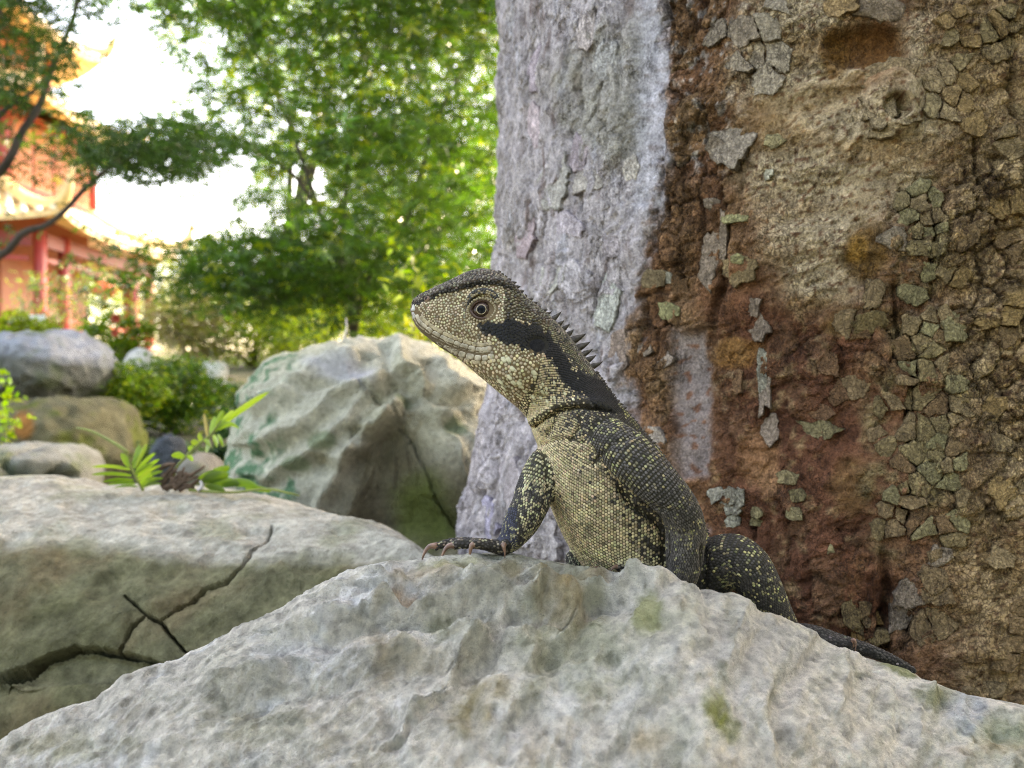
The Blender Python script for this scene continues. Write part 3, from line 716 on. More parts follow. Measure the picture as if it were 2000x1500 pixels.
for (x, y, rx, ry, k) in ((1690, 95, 78, 46, .010), (1690, 490, 52, 62, .003), (1480, 900, 40, 70, .004), (1750, 215, 26, 22, .014)):
    d -= k * sm(1.25, .6, ((px - x) / rx) ** 2 + ((py - y) / ry) ** 2 + .8 * q2)
d += .010 * sm(1.3, .3, ((px - 1740) / 62) ** 2 + ((py - 200) / 66) ** 2 + .8 * q2)
wob = 5 * np.stack([pn(pp, 1 / 22., 1.), pn(pp, 1 / 22., 5.)], 1)
crk = np.zeros(len(V))
for line, wd, dp in (([(1147, 290), (1142, 325), (1125, 345)], 3.5, .005), ([(1130, 380), (1140, 410)], 3, .004), ([(1066, 395), (1070, 430), (1060, 460)], 3, .004), ([(1190, 95), (1185, 140), (1165, 180)], 3, .004),
                     ([(1170, 20), (1160, 60)], 3, .004), ([(1110, 260), (1122, 295)], 2.5, .003), ([(1185, 510), (1172, 570), (1160, 620)], 2.5, .004), ([(1256, 580), (1262, 640)], 4, .006), ([(1302, 380), (1308, 430)], 3.5, .006),
                     ([(1300, 0), (1305, 30)], 5, .006), ([(1420, 440), (1415, 560), (1396, 600), (1390, 690)], 8, .008), ([(1852, 380), (1830, 420), (1818, 520), (1822, 580)], 5, .007), ([(1748, 560), (1755, 680), (1752, 700), (1765, 720)], 4, .007),
                     ([(1790, 700), (1782, 760), (1776, 830), (1790, 900), (1768, 1000), (1785, 1040)], 8, .010), ([(1728, 1090), (1735, 1160), (1722, 1240), (1745, 1330)], 10, .010), ([(1470, 1010), (1470, 1060)], 3, .005),
                     ([(1965, 60), (1985, 220)], 9, .006), ([(1900, 250), (1905, 340), (1950, 430)], 5, .006), ([(960, 985), (980, 930), (975, 900)], 5, .008), ([(985, 1045), (995, 990), (1000, 930), (1020, 880)], 6, .010), ([(1040, 840), (1030, 900)], 4, .006), ([(940, 1010), (950, 960)], 3, .005),
                     ([(1495, 25), (1470, 150)], 4, .005), ([(1400, 175), (1330, 300)], 3, .003), ([(1340, 480), (1325, 560), (1300, 640)], 3, .003)):
    q, t = seg_dist(pp + wob, line); g = sm(wd * 1.5, wd * .4, q) * (1 - .5 * np.abs(2 * t - 1)); crk = np.maximum(crk, g); d -= dp * g
C *= (1 - .45 * crk)[:, None]; C = C * (1 + R1 * np.array([[.10], [.03], [-.02]])).T
# long furrows near the root on the left
rt = sm(760, 1000, py) * sm(1250, 1080, px)
fur = fbm(np.stack([L[:, 0] + .004 * q2, L[:, 1]], 1), (46, 7), 3, 44., True); d += rt * .016 * (fur - .5); C *= (1 - .5 * rt * sm(.45, .1, fur))[:, None]
V = V + Nn * d[:, None]
m_bark = bark_mat('flaking_bark')
gz = float(ground_z(TC[0], TC[1]))
tree = thing('plane_tree', (TC[0], TC[1], gz), 'massive old tree with grey and brown flaking bark right behind the water dragon', 'tree')
nth, nz_ = len(th), len(zz)
me = mesh_from('trunk', V, grid_faces(nth, nz_, True)); set_col(me, np.clip(C, .012, .75))
set_col(me, np.stack([np.clip(flz * .9 + .12 * R0 * (1 - stripe1), 0, 1), np.clip(.75 * R1 * (1 - .5 * stripe2) * sm(-.2, .2, q1 + .3 * q2) + .18 * R0 * (1 - stripe1), 0, 1), 0 * R0], 1), 'Mask')
trunk_C = C.reshape(len(th), len(zz), 3)
trunk = part('trunk', me, m_bark, tree)
trunk_D = d.reshape(nth, nz_)
def trunk_dr(t_, z_):
    """carved depth of the bark at an angle and height"""
    i = np.clip(np.searchsorted(th, t_), 0, nth - 1); j = np.clip(np.searchsorted(zz, z_), 0, nz_ - 1)
    return trunk_D[i, j]

# ---- bark plates: each flake a piece of its own
m_plate = bark_mat('bark_plate', .0014)
plate_n = 0
PAL = {'grey': (.29, .26, .21), 'tan': (.23, .175, .095), 'olive': (.20, .17, .082), 'green': (.22, .225, .115), 'mint': (.34, .38, .31), 'brown': (.13, .08, .042), 'lime': (.30, .34, .16), 'ochre': (.26, .165, .06), 'pale': (.36, .33, .27), 'lilac': (.43, .38, .375)}
def plate(poly_px, col, h=.003, lift=0.):
    """poly_px: outline of the flake in photo pixels, laid on the bark"""
    global plate_n
    if plate_n >= 295: return
    o = np.asarray(poly_px, float); h = h * .45
    # subdivide and roughen the outline
    q = []
    for a, b_ in zip(o, np.roll(o, -1, 0)):
        n = max(1, int(np.hypot(*(b_ - a)) / 5.5))
        for k in range(n): q.append(a + (b_ - a) * k / n)
    q = np.array(q); c_ = q.mean(0); sd = rng.uniform(0, 90); q = c_ + (q - c_) * (1 + .34 * pn(q, 1 / 15., sd) + .22 * pn(q, 1 / 6., sd))[:, None]
    t0, z0 = trunk_hit(q[:, 0], q[:, 1]); tc_, zc = trunk_hit([c_[0]], [c_[1]])
    if not np.isfinite(t0).all(): return
    D = float(np.median(trunk_dr(t0, z0))); n = len(q)
    tilt = rng.normal(0, 1, 2); uv = np.stack([(t0 - tc_) * TR, z0 - zc], 1)
    up = lift * (uv @ tilt) / (np.abs(uv @ tilt).max() + 1e-6)
    def ring(s, dr): return trunk_p(tc_ + (t0 - tc_) * s, zc + (z0 - zc) * s, D + dr)
    hv = h * rng.uniform(.85, 1.15); hh = np.full(n, hv); he = h * (1 + rng.normal(0, .16, n))
    rings = [ring(1.03, -.004 + 0 * hh), ring(1.0, he * .92 + up), ring(.90, hh * .98 + up * .9), ring(.5, hh * 1.04 + up * .5)]
    V = np.concatenate(rings + [trunk_p(tc_, zc, D + hv * 1.06)])
    j = np.arange(n); j2 = (j + 1) % n
    Q = np.concatenate([np.stack([k * n + j, k * n + j2, (k + 1) * n + j2, (k + 1) * n + j], 1) for k in range(3)])
    T = np.stack([3 * n + j, 3 * n + j2, np.full(n, 4 * n)], 1)
    i_ = int(np.clip(np.searchsorted(th, tc_[0]), 0, nth - 1)); j_ = int(np.clip(np.searchsorted(zz, zc[0]), 0, nz_ - 1)); loc = trunk_C[max(0, i_ - 12):i_ + 12, max(0, j_ - 12):j_ + 12].mean((0, 1))
    c0 = (.45 * loc + .62 * np.array(PAL[col])) if col != 'lilac' else loc * 1.06 * rng.uniform(.80, 1.2) * (1 + rng.normal(0, .05, 3))
    C = np.concatenate([np.tile(c0 * .45, (n, 1)), c0 * (.85 + rng.normal(0, .10, (n, 1))), np.tile(c0, (n, 1)), np.tile(c0 * rng.uniform(.85, 1.1), (n, 1)), c0[None]])
    me = mesh_from('bark_plate', V, [Q, T]); fl_s = np.ones(len(Q) + n, bool); fl_s[:n] = False; me.polygons.foreach_set('use_smooth', fl_s); set_col(me, np.clip(C, .01, .7)); set_col(me, np.tile([.35, .45, 0.], (len(V), 1)), 'Mask')
    part('bark_plate', me, m_plate, trunk); plate_n += 1
def blob(x, y, rx, ry, n=9, rot=0.):
    a = np.sort(np.linspace(0, 2 * math.pi, n, endpoint=False) + rng.normal(0, .16, n))
    r = 1 + rng.normal(0, .16, n); sq = (np.abs(np.cos(a)) ** 4 + np.abs(np.sin(a)) ** 4) ** -.25
    u, v = rx * r * np.cos(a) * sq * .92, ry * r * np.sin(a) * sq * .92
    return np.stack([x + u * math.cos(rot) - v * math.sin(rot), y + u * math.sin(rot) + v * math.cos(rot)], 1)
def mosaic(poly, step, cols, h=.003, keep_p=.94, gap=1.6, anis=1.0, lift=0.):
    """crack a patch of bark into plates: cells round scattered seeds, each shrunk by the width of the crack"""
    poly = np.asarray(poly, float); lo, hi = poly.min(0) - step, poly.max(0) + step; pts = []
    for _ in range(6000):
        p = rng.uniform(lo, hi); vs_ = .62 + .5 * (.5 + .5 * math.sin(p[0] * .043 + 1.7 * math.sin(p[1] * .031)))
        if all(np.hypot((p[0] - q[0]), (p[1] - q[1]) / anis) > step * vs_ for q in pts): pts.append(p)
    pts = np.array(pts) + rng.normal(0, step * .12, (len(pts), 2)); ins = in_poly(pts, poly)
    for i in np.where(ins)[0]:
        if rng.random() > keep_p: continue
        c_ = pts[i]; cell = c_ + np.array([[-1, -1], [1, -1], [1, 1], [-1, 1]]) * step * 1.0
        for k in np.argsort(((pts - c_) ** 2).sum(1))[1:14]:
            m = (c_ + pts[k]) / 2; nn = (pts[k] - c_) / np.linalg.norm(pts[k] - c_); m = m - nn * gap * rng.uniform(.4, 1.5)
            new = []
            for a, b_ in zip(cell, np.roll(cell, -1, 0)):
                da, db = (a - m) @ nn, (b_ - m) @ nn
                if da <= 0: new.append(a)
                if da * db < 0: new.append(a + (b_ - a) * da / (da - db))
            cell = np.array(new)
            if len(cell) < 3: break
        if len(cell) >= 3 and np.ptp(cell, axis=0).min() > 6:
            plate(cell, cols[rng.integers(len(cols))], h * rng.uniform(.6, 1.5), lift * rng.random())
# single flakes one can find in the photograph
for (x, y, rx, ry, col, h, lf_, rot) in (
    (1440, 426, 30, 11, 'lime', .003, .002, -.15), (1448, 524, 34, 36, 'olive', .004, .003, 0.), (1447, 508, 14, 12, 'lime', .0055, .001, .2), (1386, 512, 24, 62, 'grey', .004, .003, .12), (1412, 470, 10, 62, 'grey', .006, .002, .05),
    (1428, 278, 42, 46, 'pale', .005, .006, .4), (1405, 290, 26, 28, 'grey', .007, .004, .3), (1305, 607, 28, 18, 'lime', .003, .003, .3), (1280, 545, 26, 18, 'olive', .003, .002, 0), (1306, 545, 10, 14, 'mint', .004, .001, 0),
    (1596, 842, 42, 22, 'green', .005, .005, .1), (1602, 806, 30, 16, 'brown', .004, .003, .2), (1395, 967, 16, 17, 'mint', .004, .001, 0), (1420, 968, 16, 20, 'mint', .004, .001, 0), (1440, 972, 12, 20, 'mint', .004, .001, 0), (1428, 998, 20, 10, 'mint', .004, .001, 0), (1426, 1020, 15, 15, 'mint', .004, .001, 0),
    (1476, 1002, 13, 14, 'green', .004, .001, 0), (1474, 1020, 14, 10, 'green', .004, .001, 0), (1540, 933, 24, 16, 'green', .004, .001, .1), (1555, 968, 18, 14, 'green', .004, .001, 0), (1550, 1002, 18, 14, 'green', .004, .001, .2),
    (1663, 1195, 22, 30, 'olive', .004, .002, -.2), (1690, 1190, 14, 20, 'tan', .004, .002, 0), (1622, 1072, 9, 10, 'green', .002, 0, 0), (1502, 342, 10, 12, 'mint', .005, .001, 0), (1516, 278, 24, 14, 'green', .003, .001, -.2),
    (1480, 640, 24, 30, 'grey', .005, .004, .1), (1492, 760, 14, 60, 'grey', .005, .003, 0), (1500, 840, 22, 30, 'grey', .005, .003, 0), (1440, 745, 12, 26, 'brown', .005, .003, 0), (1488, 725, 10, 50, 'mint', .003, .001, 0),
    (1740, 150, 48, 30, 'tan', .006, .004, 0), (1715, 215, 32, 36, 'tan', .008, .004, .3), (1770, 240, 30, 16, 'tan', .008, .004, -.3), (1720, 262, 26, 14, 'tan', .007, .004, .2), (1640, 20, 40, 24, 'ochre', .006, .003, 0), (1720, 20, 56, 24, 'grey', .006, .004, 0),
    (1745, 470, 26, 22, 'grey', .004, .001, 0), (1800, 485, 34, 18, 'olive', .004, .001, 0), (1812, 530, 16, 22, 'green', .004, .001, 0), (1862, 640, 30, 28, 'green', .005, .003, 0), (1785, 575, 30, 22, 'green', .005, .001, .2), (1700, 630, 40, 22, 'olive', .006, .003, -.2),
    (1330, 560, 18, 30, 'brown', .004, .003, 0), (1470, 600, 16, 24, 'grey', .004, .003, .2), (1395, 400, 18, 16, 'grey', .004, .003, 0), (1280, 855, 24, 26, 'pale', .004, .003, .1), (1300, 700, 14, 22, 'grey', .003, .002, 0), (1265, 680, 18, 14, 'grey', .003, .002, 0),
    (1935, 1345, 22, 18, 'tan', .006, .003, 0), (1890, 1350, 16, 14, 'tan', .005, .002, 0), (1830, 1160, 30, 20, 'tan', .004, .002, 0), (1950, 1090, 26, 22, 'tan', .005, .003, .3)):
    plate(blob(x, y, rx, ry, 9 + int(rx / 12), rot), col, h, lf_)
for (x, y, rx, ry, rot) in ((1128, 300, 20, 40, .2), (1150, 352, 34, 22, -.2), (1085, 360, 30, 60, .1), (1110, 440, 34, 24, .2), (1185, 120, 22, 46, .2), (1150, 60, 20, 40, 0), (1130, 545, 26, 40, .1), (1190, 590, 20, 60, .1), (1085, 545, 26, 30, 0), (1205, 480, 24, 26, 0), (1040, 250, 16, 50, 0),
                           (1030, 460, 18, 44, .1), (1215, 690, 18, 40, .1), (1010, 960, 22, 60, -.25), (965, 1010, 14, 46, -.2), (1040, 1040, 30, 34, 0), (1085, 1060, 22, 40, .1), (1060, 130, 18, 60, .1), (1230, 330, 16, 30, .1)):
    plate(blob(x, y, rx, ry, 11, rot), 'lilac', .0028, .0015)
# the chains of cracked plates
mosaic([(1745, 360), (1835, 350), (1850, 420), (1838, 470), (1760, 460), (1735, 420)], 33, ['olive', 'tan', 'green'], .0045)
mosaic([(1770, 600), (1850, 590), (1880, 700), (1885, 780), (1900, 860), (1880, 960), (1885, 1040), (1850, 1085), (1760, 1095), (1700, 1060), (1700, 990), (1735, 920), (1692, 860), (1700, 805), (1745, 770), (1730, 700)], 35,
       ['olive', 'tan', 'green', 'olive', 'brown', 'tan'], .0045, .86, 1.7)
mosaic([(1745, 1085), (1850, 1085), (1860, 1150), (1850, 1220), (1800, 1275), (1740, 1230), (1760, 1170)], 48, ['tan', 'tan', 'grey'], .004, 1., 1.5)
mosaic([(1870, 1100), (1900, 1060), (1920, 1100), (1890, 1150)], 40, ['olive', 'tan'], .004)
mosaic([(1835, 20), (1975, 20), (1985, 90), (1930, 110), (1840, 90)], 34, ['tan', 'ochre', 'olive'], .006)
mosaic([(1830, 120), (1900, 110), (1910, 250), (1860, 260), (1800, 240)], 34, ['tan', 'ochre', 'olive'], .005, 1., 2., 1.3)
mosaic([(1900, 240), (2010, 200), (2010, 520), (1930, 480), (1900, 330)], 38, ['tan', 'ochre', 'tan', 'brown'], .006, .5)
mosaic([(1850, 430), (1900, 440), (1890, 600), (1840, 580)], 38, ['ochre', 'brown', 'tan'], .003, .8, 2., 1.4)
mosaic([(1410, 20), (1540, 0), (1545, 160), (1480, 180), (1400, 90)], 46, ['pale', 'grey', 'pale'], .005, .9, 2.2, 1.2, .002)
mosaic([(1890, 560), (2010, 560), (2010, 1000), (1920, 980)], 40, ['tan', 'ochre', 'brown'], .004, .3)
mosaic([(1650, 1230), (1720, 1200), (1730, 1290), (1660, 1290)], 30, ['tan', 'ochre', 'olive'], .004, .8)
mosaic([(1800, 1230), (2000, 1180), (2010, 1360), (1900, 1330)], 44, ['brown', 'tan', 'brown'], .004, .35)
mosaic([(1640, 560), (1740, 560), (1730, 660), (1640, 650)], 44, ['olive', 'brown', 'tan'], .004, .6)
mosaic([(1560, 690), (1690, 680), (1690, 780), (1580, 770)], 40, ['brown', 'tan'], .003, .35)

# ---- limbs and crown, above the picture: they shade the rocks
m_limb = flat_mat('limb_bark', (.20, .16, .12), .9, .4, 12, .2, .01)
top_p = np.array([TC[0], TC[1], 3.4])
lims = []
for (dx, dy, dz, r0) in ((.9, 1.2, 1.6, .16), (1.9, 2.6, 1.4, .14), (.2, 2.4, 1.6, .13), (2.5, .6, 1.3, .13), (-.6, 1.6, 1.8, .11), (1.2, 3.6, 1.9, .12), (.6, .2, 2.4, .14)):
    e = top_p + np.array([dx, dy, dz]); mth = top_p + np.array([dx * .4, dy * .4, dz * .7]); 
    pts = spline([top_p - [0, 0, .35], top_p + [dx * .08, dy * .08, .2], mth, e], 12)
    Vt, Ft = tube(pts, np.linspace(r0 * 1.3, .03, 12), 10)
    part('limb', mesh_from('limb', Vt, Ft), m_limb, tree); lims.append(pts)

def leaf_mesh(name, cen, size, nrm_dir, cols, lobes=5, rs=None):
    """palmate leaves: lobes pointed blades from one stalk; cen (n,3), size (n), nrm (n,3), cols (n,3)"""
    n = len(cen); r_ = rs or rng
    nd = nrm_dir / (np.linalg.norm(nrm_dir, axis=1)[:, None] + 1e-9)
    a = np.cross(nd, r_.normal(size=(n, 3))); a /= np.linalg.norm(a, axis=1)[:, None] + 1e-9; b_ = np.cross(nd, a)
    V = []; F = []
    if lobes == 1:
        loc = np.array([[0, 0, 0], [.42, .28, .05], [1., 0, -.1], [.42, -.28, .05]]); fac = [[0, 1, 2], [0, 2, 3]]
        L_ = loc
    else:
        L_ = [[0, 0, 0]]; fac = []
        sp = np.linspace(-2.0, 2.0, lobes)
        for k, s_ in enumerate(sp):
            ln = 1 - .16 * abs(s_); wv = .30
            L_ += [[.45 * ln * math.cos(s_ - wv), .45 * ln * math.sin(s_ - wv), .03], [ln * math.cos(s_), ln * math.sin(s_), -.14], [.45 * ln * math.cos(s_ + wv), .45 * ln * math.sin(s_ + wv), .03]]
            o = 1 + 3 * k; fac += [[0, o, o + 1], [0, o + 1, o + 2]]
        L_ = np.array(L_)
    k = len(L_)
    V = cen[:, None] + size[:, None, None] * (L_[None, :, 0:1] * a[:, None] + L_[None, :, 1:2] * b_[:, None] + L_[None, :, 2:3] * nd[:, None])
    F = (np.arange(n) * k)[:, None, None] + np.array(fac)[None]
    me = mesh_from(name, V.reshape(-1, 3), F.reshape(-1, 3), smooth=False)
    set_col(me, np.repeat(cols, k, 0)); return me
m_leaf = leaf_mat('leaf', .47, .24)
nC = 230
cc = np.stack([rng.normal(0, 1, nC), rng.normal(0, 1, nC), rng.normal(0, 1, nC)], 1)
cc /= np.linalg.norm(cc, axis=1)[:, None]; cc *= (rng.random(nC) ** .4)[:, None] * np.array([2.5, 2.6, 1.1])
cc += np.array([1.75, 3.1, 4.75])
cc = np.concatenate([cc, np.array([.2, 5.4, 4.9]) + rng.normal(0, 1, (120, 3)) * np.array([.75, .75, .35]), np.array([2.45, 4.4, 5.0]) + rng.normal(0, 1, (210, 3)) * np.array([.6, .6, .4]), np.array([1.1, 6.1, 5.0]) + rng.normal(0, 1, (130, 3)) * np.array([.8, .7, .35])]); nC = len(cc)
cen = np.repeat(cc, 75, 0) + rng.normal(0, 1, (nC * 75, 3)) * np.array([.34, .34, .16])
cen = cen[cen[:, 2] > 3.0 + .0 * cen[:, 1]]
nr = rng.normal(0, .55, (len(cen), 3)) + np.array([0, 0, 1.])
cols = np.array([.065, .11, .022]) * rng.uniform(.7, 1.4, (len(cen), 1)) * (1 + rng.normal(0, .08, (len(cen), 3)))
part('crown', leaf_mesh('crown', cen, rng.uniform(.08, .14, len(cen)), nr, np.clip(cols, .01, .5), 3), m_leaf, tree)

# ================================================================== pagoda
m_red = flat_mat('red_lacquer', (.24, .024, .017), .45, .15, 3)
m_orange = flat_mat('orange_lacquer', (.30, .088, .042), .5, .15, 3)
m_lat = flat_mat('lattice_wood', (.45, .19, .085), .6, .2, 8)
m_gold = flat_mat('yellow_glazed_tile', (.60, .42, .20), .32, .2, 4, .5)
m_tile = flat_mat('pale_glazed_tile', (.66, .57, .43), .30, .2, 6, .5)
m_stone = flat_mat('platform_stone', (.40, .38, .34), .85, .2, 4)
m_dark = flat_mat('dark_red_beam', (.17, .018, .013), .5, .2, 3)
PCX, PCY, PTH = -16.117, 24.0, 1.0175
pz = float(ground_z(PCX, PCY)) - .05
pag = thing('pagoda', (PCX, PCY, pz), 'red and orange hexagonal pagoda with upswept yellow tiled roofs, half hidden by leaves', 'pagoda')
def hexp(rho, k, z): a = PTH + k * math.pi / 3; return np.array([PCX + rho * math.sin(a), PCY - rho * math.cos(a), z])
def prism(rho, z0, z1, rho1=None):
    rho1 = rho if rho1 is None else rho1
    V = np.array([hexp(rho, k, z0) for k in range(6)] + [hexp(rho1, k, z1) for k in range(6)] + [[PCX, PCY, z0], [PCX, PCY, z1]])
    j = np.arange(6); j2 = (j + 1) % 6
    return V, [np.stack([j, j2, j2 + 6, j + 6], 1), np.concatenate([np.stack([j2, j, np.full(6, 12)], 1), np.stack([j + 6, j2 + 6, np.full(6, 13)], 1)])]
part('platform', mesh_from('platform', *prism(6.6, pz - .3, .95), smooth=False), m_stone, pag)
def side_box(rho, k, f, w, h, t, z, mat, nm, par):
    """a box on side k of the hexagon, centred at fraction f of the side"""
    a, b_ = hexp(rho, k, z), hexp(rho, k + 1, z); c_ = a + (b_ - a) * f; u = (b_ - a) / np.linalg.norm(b_ - a); v = np.array([-u[1], u[0], 0])
    return part(nm, mesh_from(nm, *box(c_, (w, t, h), np.stack([u, v, [0, 0, 1.]], 1)), smooth=False), mat, par)
for k in range(6):
    for f in (0., .18, .82):
        a, b_ = hexp(5.86, k, 0), hexp(5.86, k + 1, 0); c_ = a + (b_ - a) * f
        Vt, Ft = join([tube([c_ + [0, 0, z] for z in (.94, 1.5, 3.62)], [.15, .15, .14], 12), tube([c_ + [0, 0, z] for z in (.94, 1.02, 1.10)], [.22, .22, .18], 12)])
        part('column', mesh_from('column', Vt, Ft), m_red, pag)
    side_box(5.86, k, .5, 5.5, .32, .16, 3.40, m_dark, 'eave_beam', pag)
    side_box(5.86, k, .5, 5.4, .10, .10, 2.95, m_red, 'tie_beam', pag)
    side_box(5.80, k, .5, 3.4, .10, .08, 1.55, m_red, 'railing', pag)
Vt, Ft = prism(4.2, .95, 4.6); wall1 = part('wall', mesh_from('wall', Vt, Ft, smooth=False), m_orange, pag)
def storey(rho, z0, z1, nw):
    Vt, Ft = prism(rho - .08, z0 - .3, z1); wl = part('wall', mesh_from('wall', Vt, Ft, smooth=False), m_orange, pag)
    for k in range(6):
        c_ = hexp(rho, k, 0); Vt, Ft = tube([c_ + [0, 0, z] for z in (z0 - .2, z1)], .14, 12)
        part('corner_column', mesh_from('corner_column', Vt, Ft), m_red, pag)
        side_box(rho, k, .5, rho, .26, .12, z0 + .1, m_dark, 'sill_beam', pag); side_box(rho, k, .5, rho, .24, .12, z1 - .12, m_red, 'head_beam', pag)
        for q in range(nw):
            f = (q + .5) / nw * .9 + .05; wd = rho * .9 / nw - .10; hh = z1 - z0 - .55
            wi = side_box(rho + .0, k, f, wd, hh, .10, (z0 + z1) / 2 + .0, m_gold if False else m_orange, 'window', pag)
            a, b_ = hexp(rho + .05, k, (z0 + z1) / 2), hexp(rho + .05, k + 1, (z0 + z1) / 2); c_ = a + (b_ - a) * f; u = (b_ - a) / np.linalg.norm(b_ - a); v = np.array([-u[1], u[0], 0]); Rm = np.stack([u, v, [0, 0, 1.]], 1)
            lat = []
            for s_ in np.linspace(-.40, .40, 6): lat.append(box(c_ + u * s_ * wd, (.025, .05, hh * .9), Rm))
            for s_ in np.linspace(-.44, .44, 8): lat.append(box(c_ + np.array([0, 0, s_ * hh]), (wd * .84, .046, .025), Rm))
            Vt, Ft = join(lat); part('lattice', mesh_from('lattice', Vt, Ft, smooth=False), m_lat, wi)
storey(4.3, 4.75, 6.95, 4)
storey(3.1, 8.05, 9.5, 3)
def roof(r0, r1, z0, z1, ntile, lift, tip):
    def S(k, s, t):
        rho = r0 + (r1 - r0) * s; z = z0 + (z1 - z0) * s ** 1.5 + lift * abs(2 * t - 1) ** 3 * (1 - s) ** 2
        return (1 - t) * hexp(rho, k, z) + t * hexp(rho, k + 1, z)
    ns, nt_ = 9, 17; parts_ = []
    for k in range(6):
        Vg = np.array([[S(k, s, t) for t in np.linspace(0, 1, nt_)] for s in np.linspace(0, 1, ns)]).reshape(-1, 3)
        Vb = Vg - [0, 0, .12]
        parts_.append((Vg, [grid_faces(ns, nt_)])); parts_.append((Vb, [grid_faces(ns, nt_)[:, ::-1]]))
        e = np.concatenate([Vg[:nt_], Vb[:nt_]]); j = np.arange(nt_ - 1); parts_.append((e, [np.stack([j, j + 1, j + 1 + nt_, j + nt_], 1)]))
    Vt, Ft = join(parts_); rf = part('roof', mesh_from('roof', Vt, Ft), m_gold, pag)
    for k in range(6):
        for q in range(ntile):
            f = (q + .5) / ntile; side = r0 + 0.
            # rows run square to the eave, so they end where they meet the hip
            smax = 1.0; off_ = abs(f - .5) * 2; smax = min(1., (1 - off_) / max(1e-3, (1 - r1 / r0)) * 1.0 + .02)
            pts = []
            for s in np.linspace(-.02, smax, 6):
                rho = r0 + (r1 - r0) * s; t = .5 + (f - .5) * r0 / rho; t = min(max(t, 0), 1)
                pts.append(S(k, max(s, 0), t) + [0, 0, .03] + (S(k, 0, t) - S(k, .05, t)) * (.4 if s < 0 else 0))
            Vt, Ft = tube(pts, .085 if ntile > 14 else .09, 6)
            part('tile_row', mesh_from('tile_row', Vt, Ft), m_tile, rf)
        pts = [S(k, s, 0) + [0, 0, .12] for s in np.linspace(1, 0, 8)]
        dirn = hexp(1, k, 0) - hexp(0, k, 0)
        pts += [pts[-1] + dirn * .25 * tip + [0, 0, .28 * tip], pts[-1] + dirn * .38 * tip + [0, 0, .75 * tip]]
        Vt, Ft = tube(spline(pts, 24), np.concatenate([np.full(18, .17), np.linspace(.16, .05, 6)]), 10)
        part('hip_ridge', mesh_from('hip_ridge', Vt, Ft), m_gold, rf)
        a, b_ = hexp(r0 - .25, k, z0 - .16), hexp(r0 - .25, k + 1, z0 - .16)
    return rf
roof(6.71, 4.15, 3.72, 4.95, 22, .35, 1.1)
roof(5.60, 3.00, 6.90, 8.25, 18, .35, .9)
roof(4.60, .25, 9.30, 11.6, 15, .35, .9)

# ---- red lantern hung under the eave
m_lan = flat_mat('red_lantern_silk', (.62, .075, .03), .5, .15, 8)
lc = W(205, 566, 20.5); lan = thing('lantern', tuple(lc), 'round red lantern hanging under the lower pagoda eave', 'lantern')
V_ = []; 
for t_ in np.linspace(0, math.pi, 11):
    for p_ in np.linspace(0, 2 * math.pi, 20, endpoint=False): V_.append(lc + np.array([math.sin(t_) * math.cos(p_) * (1 + .05 * math.cos(10 * p_)), math.sin(t_) * math.sin(p_) * (1 + .05 * math.cos(10 * p_)), .85 * math.cos(t_)]) * .24)
part('shade', mesh_from('shade', np.array(V_), grid_faces(11, 20)), m_lan, lan)
for sg_, nm in ((1, 'cap'), (-1, 'cap')): part(nm, mesh_from(nm, *tube([lc + [0, 0, sg_ * .19], lc + [0, 0, sg_ * .24]], .09, 10)), m_gold, lan)
part('cord', mesh_from('cord', *tube([lc + [0, 0, .2], [lc[0], lc[1], 3.75]], .012, 5)), m_dark, lan); part('tassel', mesh_from('tassel', *tube([lc - [0, 0, .24], lc - [0, 0, .45]], [.02, .045], 6)), m_lan, lan)

# ================================================================== trees and shrubs
m_twig = flat_mat('maple_bark', (.075, .06, .05), .85, .3, 20, .3, .004)
m_twig2 = flat_mat('dry_twig', (.25, .17, .11), .9, .3, 20, .2)
GAPS = [[(150, 50), (225, 55), (280, 15), (300, 80), (345, 140), (385, 150), (330, 195), (300, 205), (250, 232), (195, 238), (150, 150)],
        [(175, 372), (235, 335), (300, 345), (355, 352), (400, 350), (450, 300), (492, 285), (500, 345), (455, 385), (445, 440), (395, 462), (340, 478), (240, 440), (185, 430)],
        [(562, 310), (628, 318), (638, 392), (585, 402), (555, 360)], [(480, 412), (520, 402), (526, 442), (488, 446)], [(90, 20), (260, 0), (250, 60), (130, 70)], [(405, 50), (440, 50), (445, 90), (410, 90)]]
def clumps(poly, n, Y0, Y1, gaps=(), edge=0.):
    poly = np.asarray(poly, float); out = []
    while len(out) < n:
        p = rng.uniform(poly.min(0), poly.max(0), (400, 2)); ok = in_poly(p, poly)
        for g in gaps: ok &= ~in_poly(p, np.array(g))
        p = p[ok]; Yv = rng.uniform(Y0, Y1, len(p))
        out += [W(a, b_, y) for (a, b_), y in zip(p, Yv)]
    return np.array(out[:n])
def leaves_at(cl, per, spread, size, base, var=.35, flat=.6, name='crown', lobes=5, mat=None, gaps=(), yel=.0):
    cen = np.repeat(cl, per, 0) + rng.normal(0, 1, (len(cl) * per, 3)) * np.asarray(spread)
    if gaps:
        pr = proj(cen); ok = np.ones(len(cen), bool)
        for g in gaps: ok &= ~(in_poly(pr, np.array(g)) & (rng.random(len(cen)) < .86))
        cen = cen[ok]
    n = len(cen); nr = rng.normal(0, flat, (n, 3)) + np.array([0, 0, 1.])
    col = np.array(base) * rng.uniform(1 - var, 1 + var, (n, 1)) * (1 + rng.normal(0, .07, (n, 3)))
    y = rng.random(n) < yel
    col[y] = np.array([.30, .33, .03]) * rng.uniform(.7, 1.2, (y.sum(), 1))
    return leaf_mesh(name, cen, rng.uniform(size * .7, size * 1.3, n), nr, np.clip(col, .008, .6), lobes)
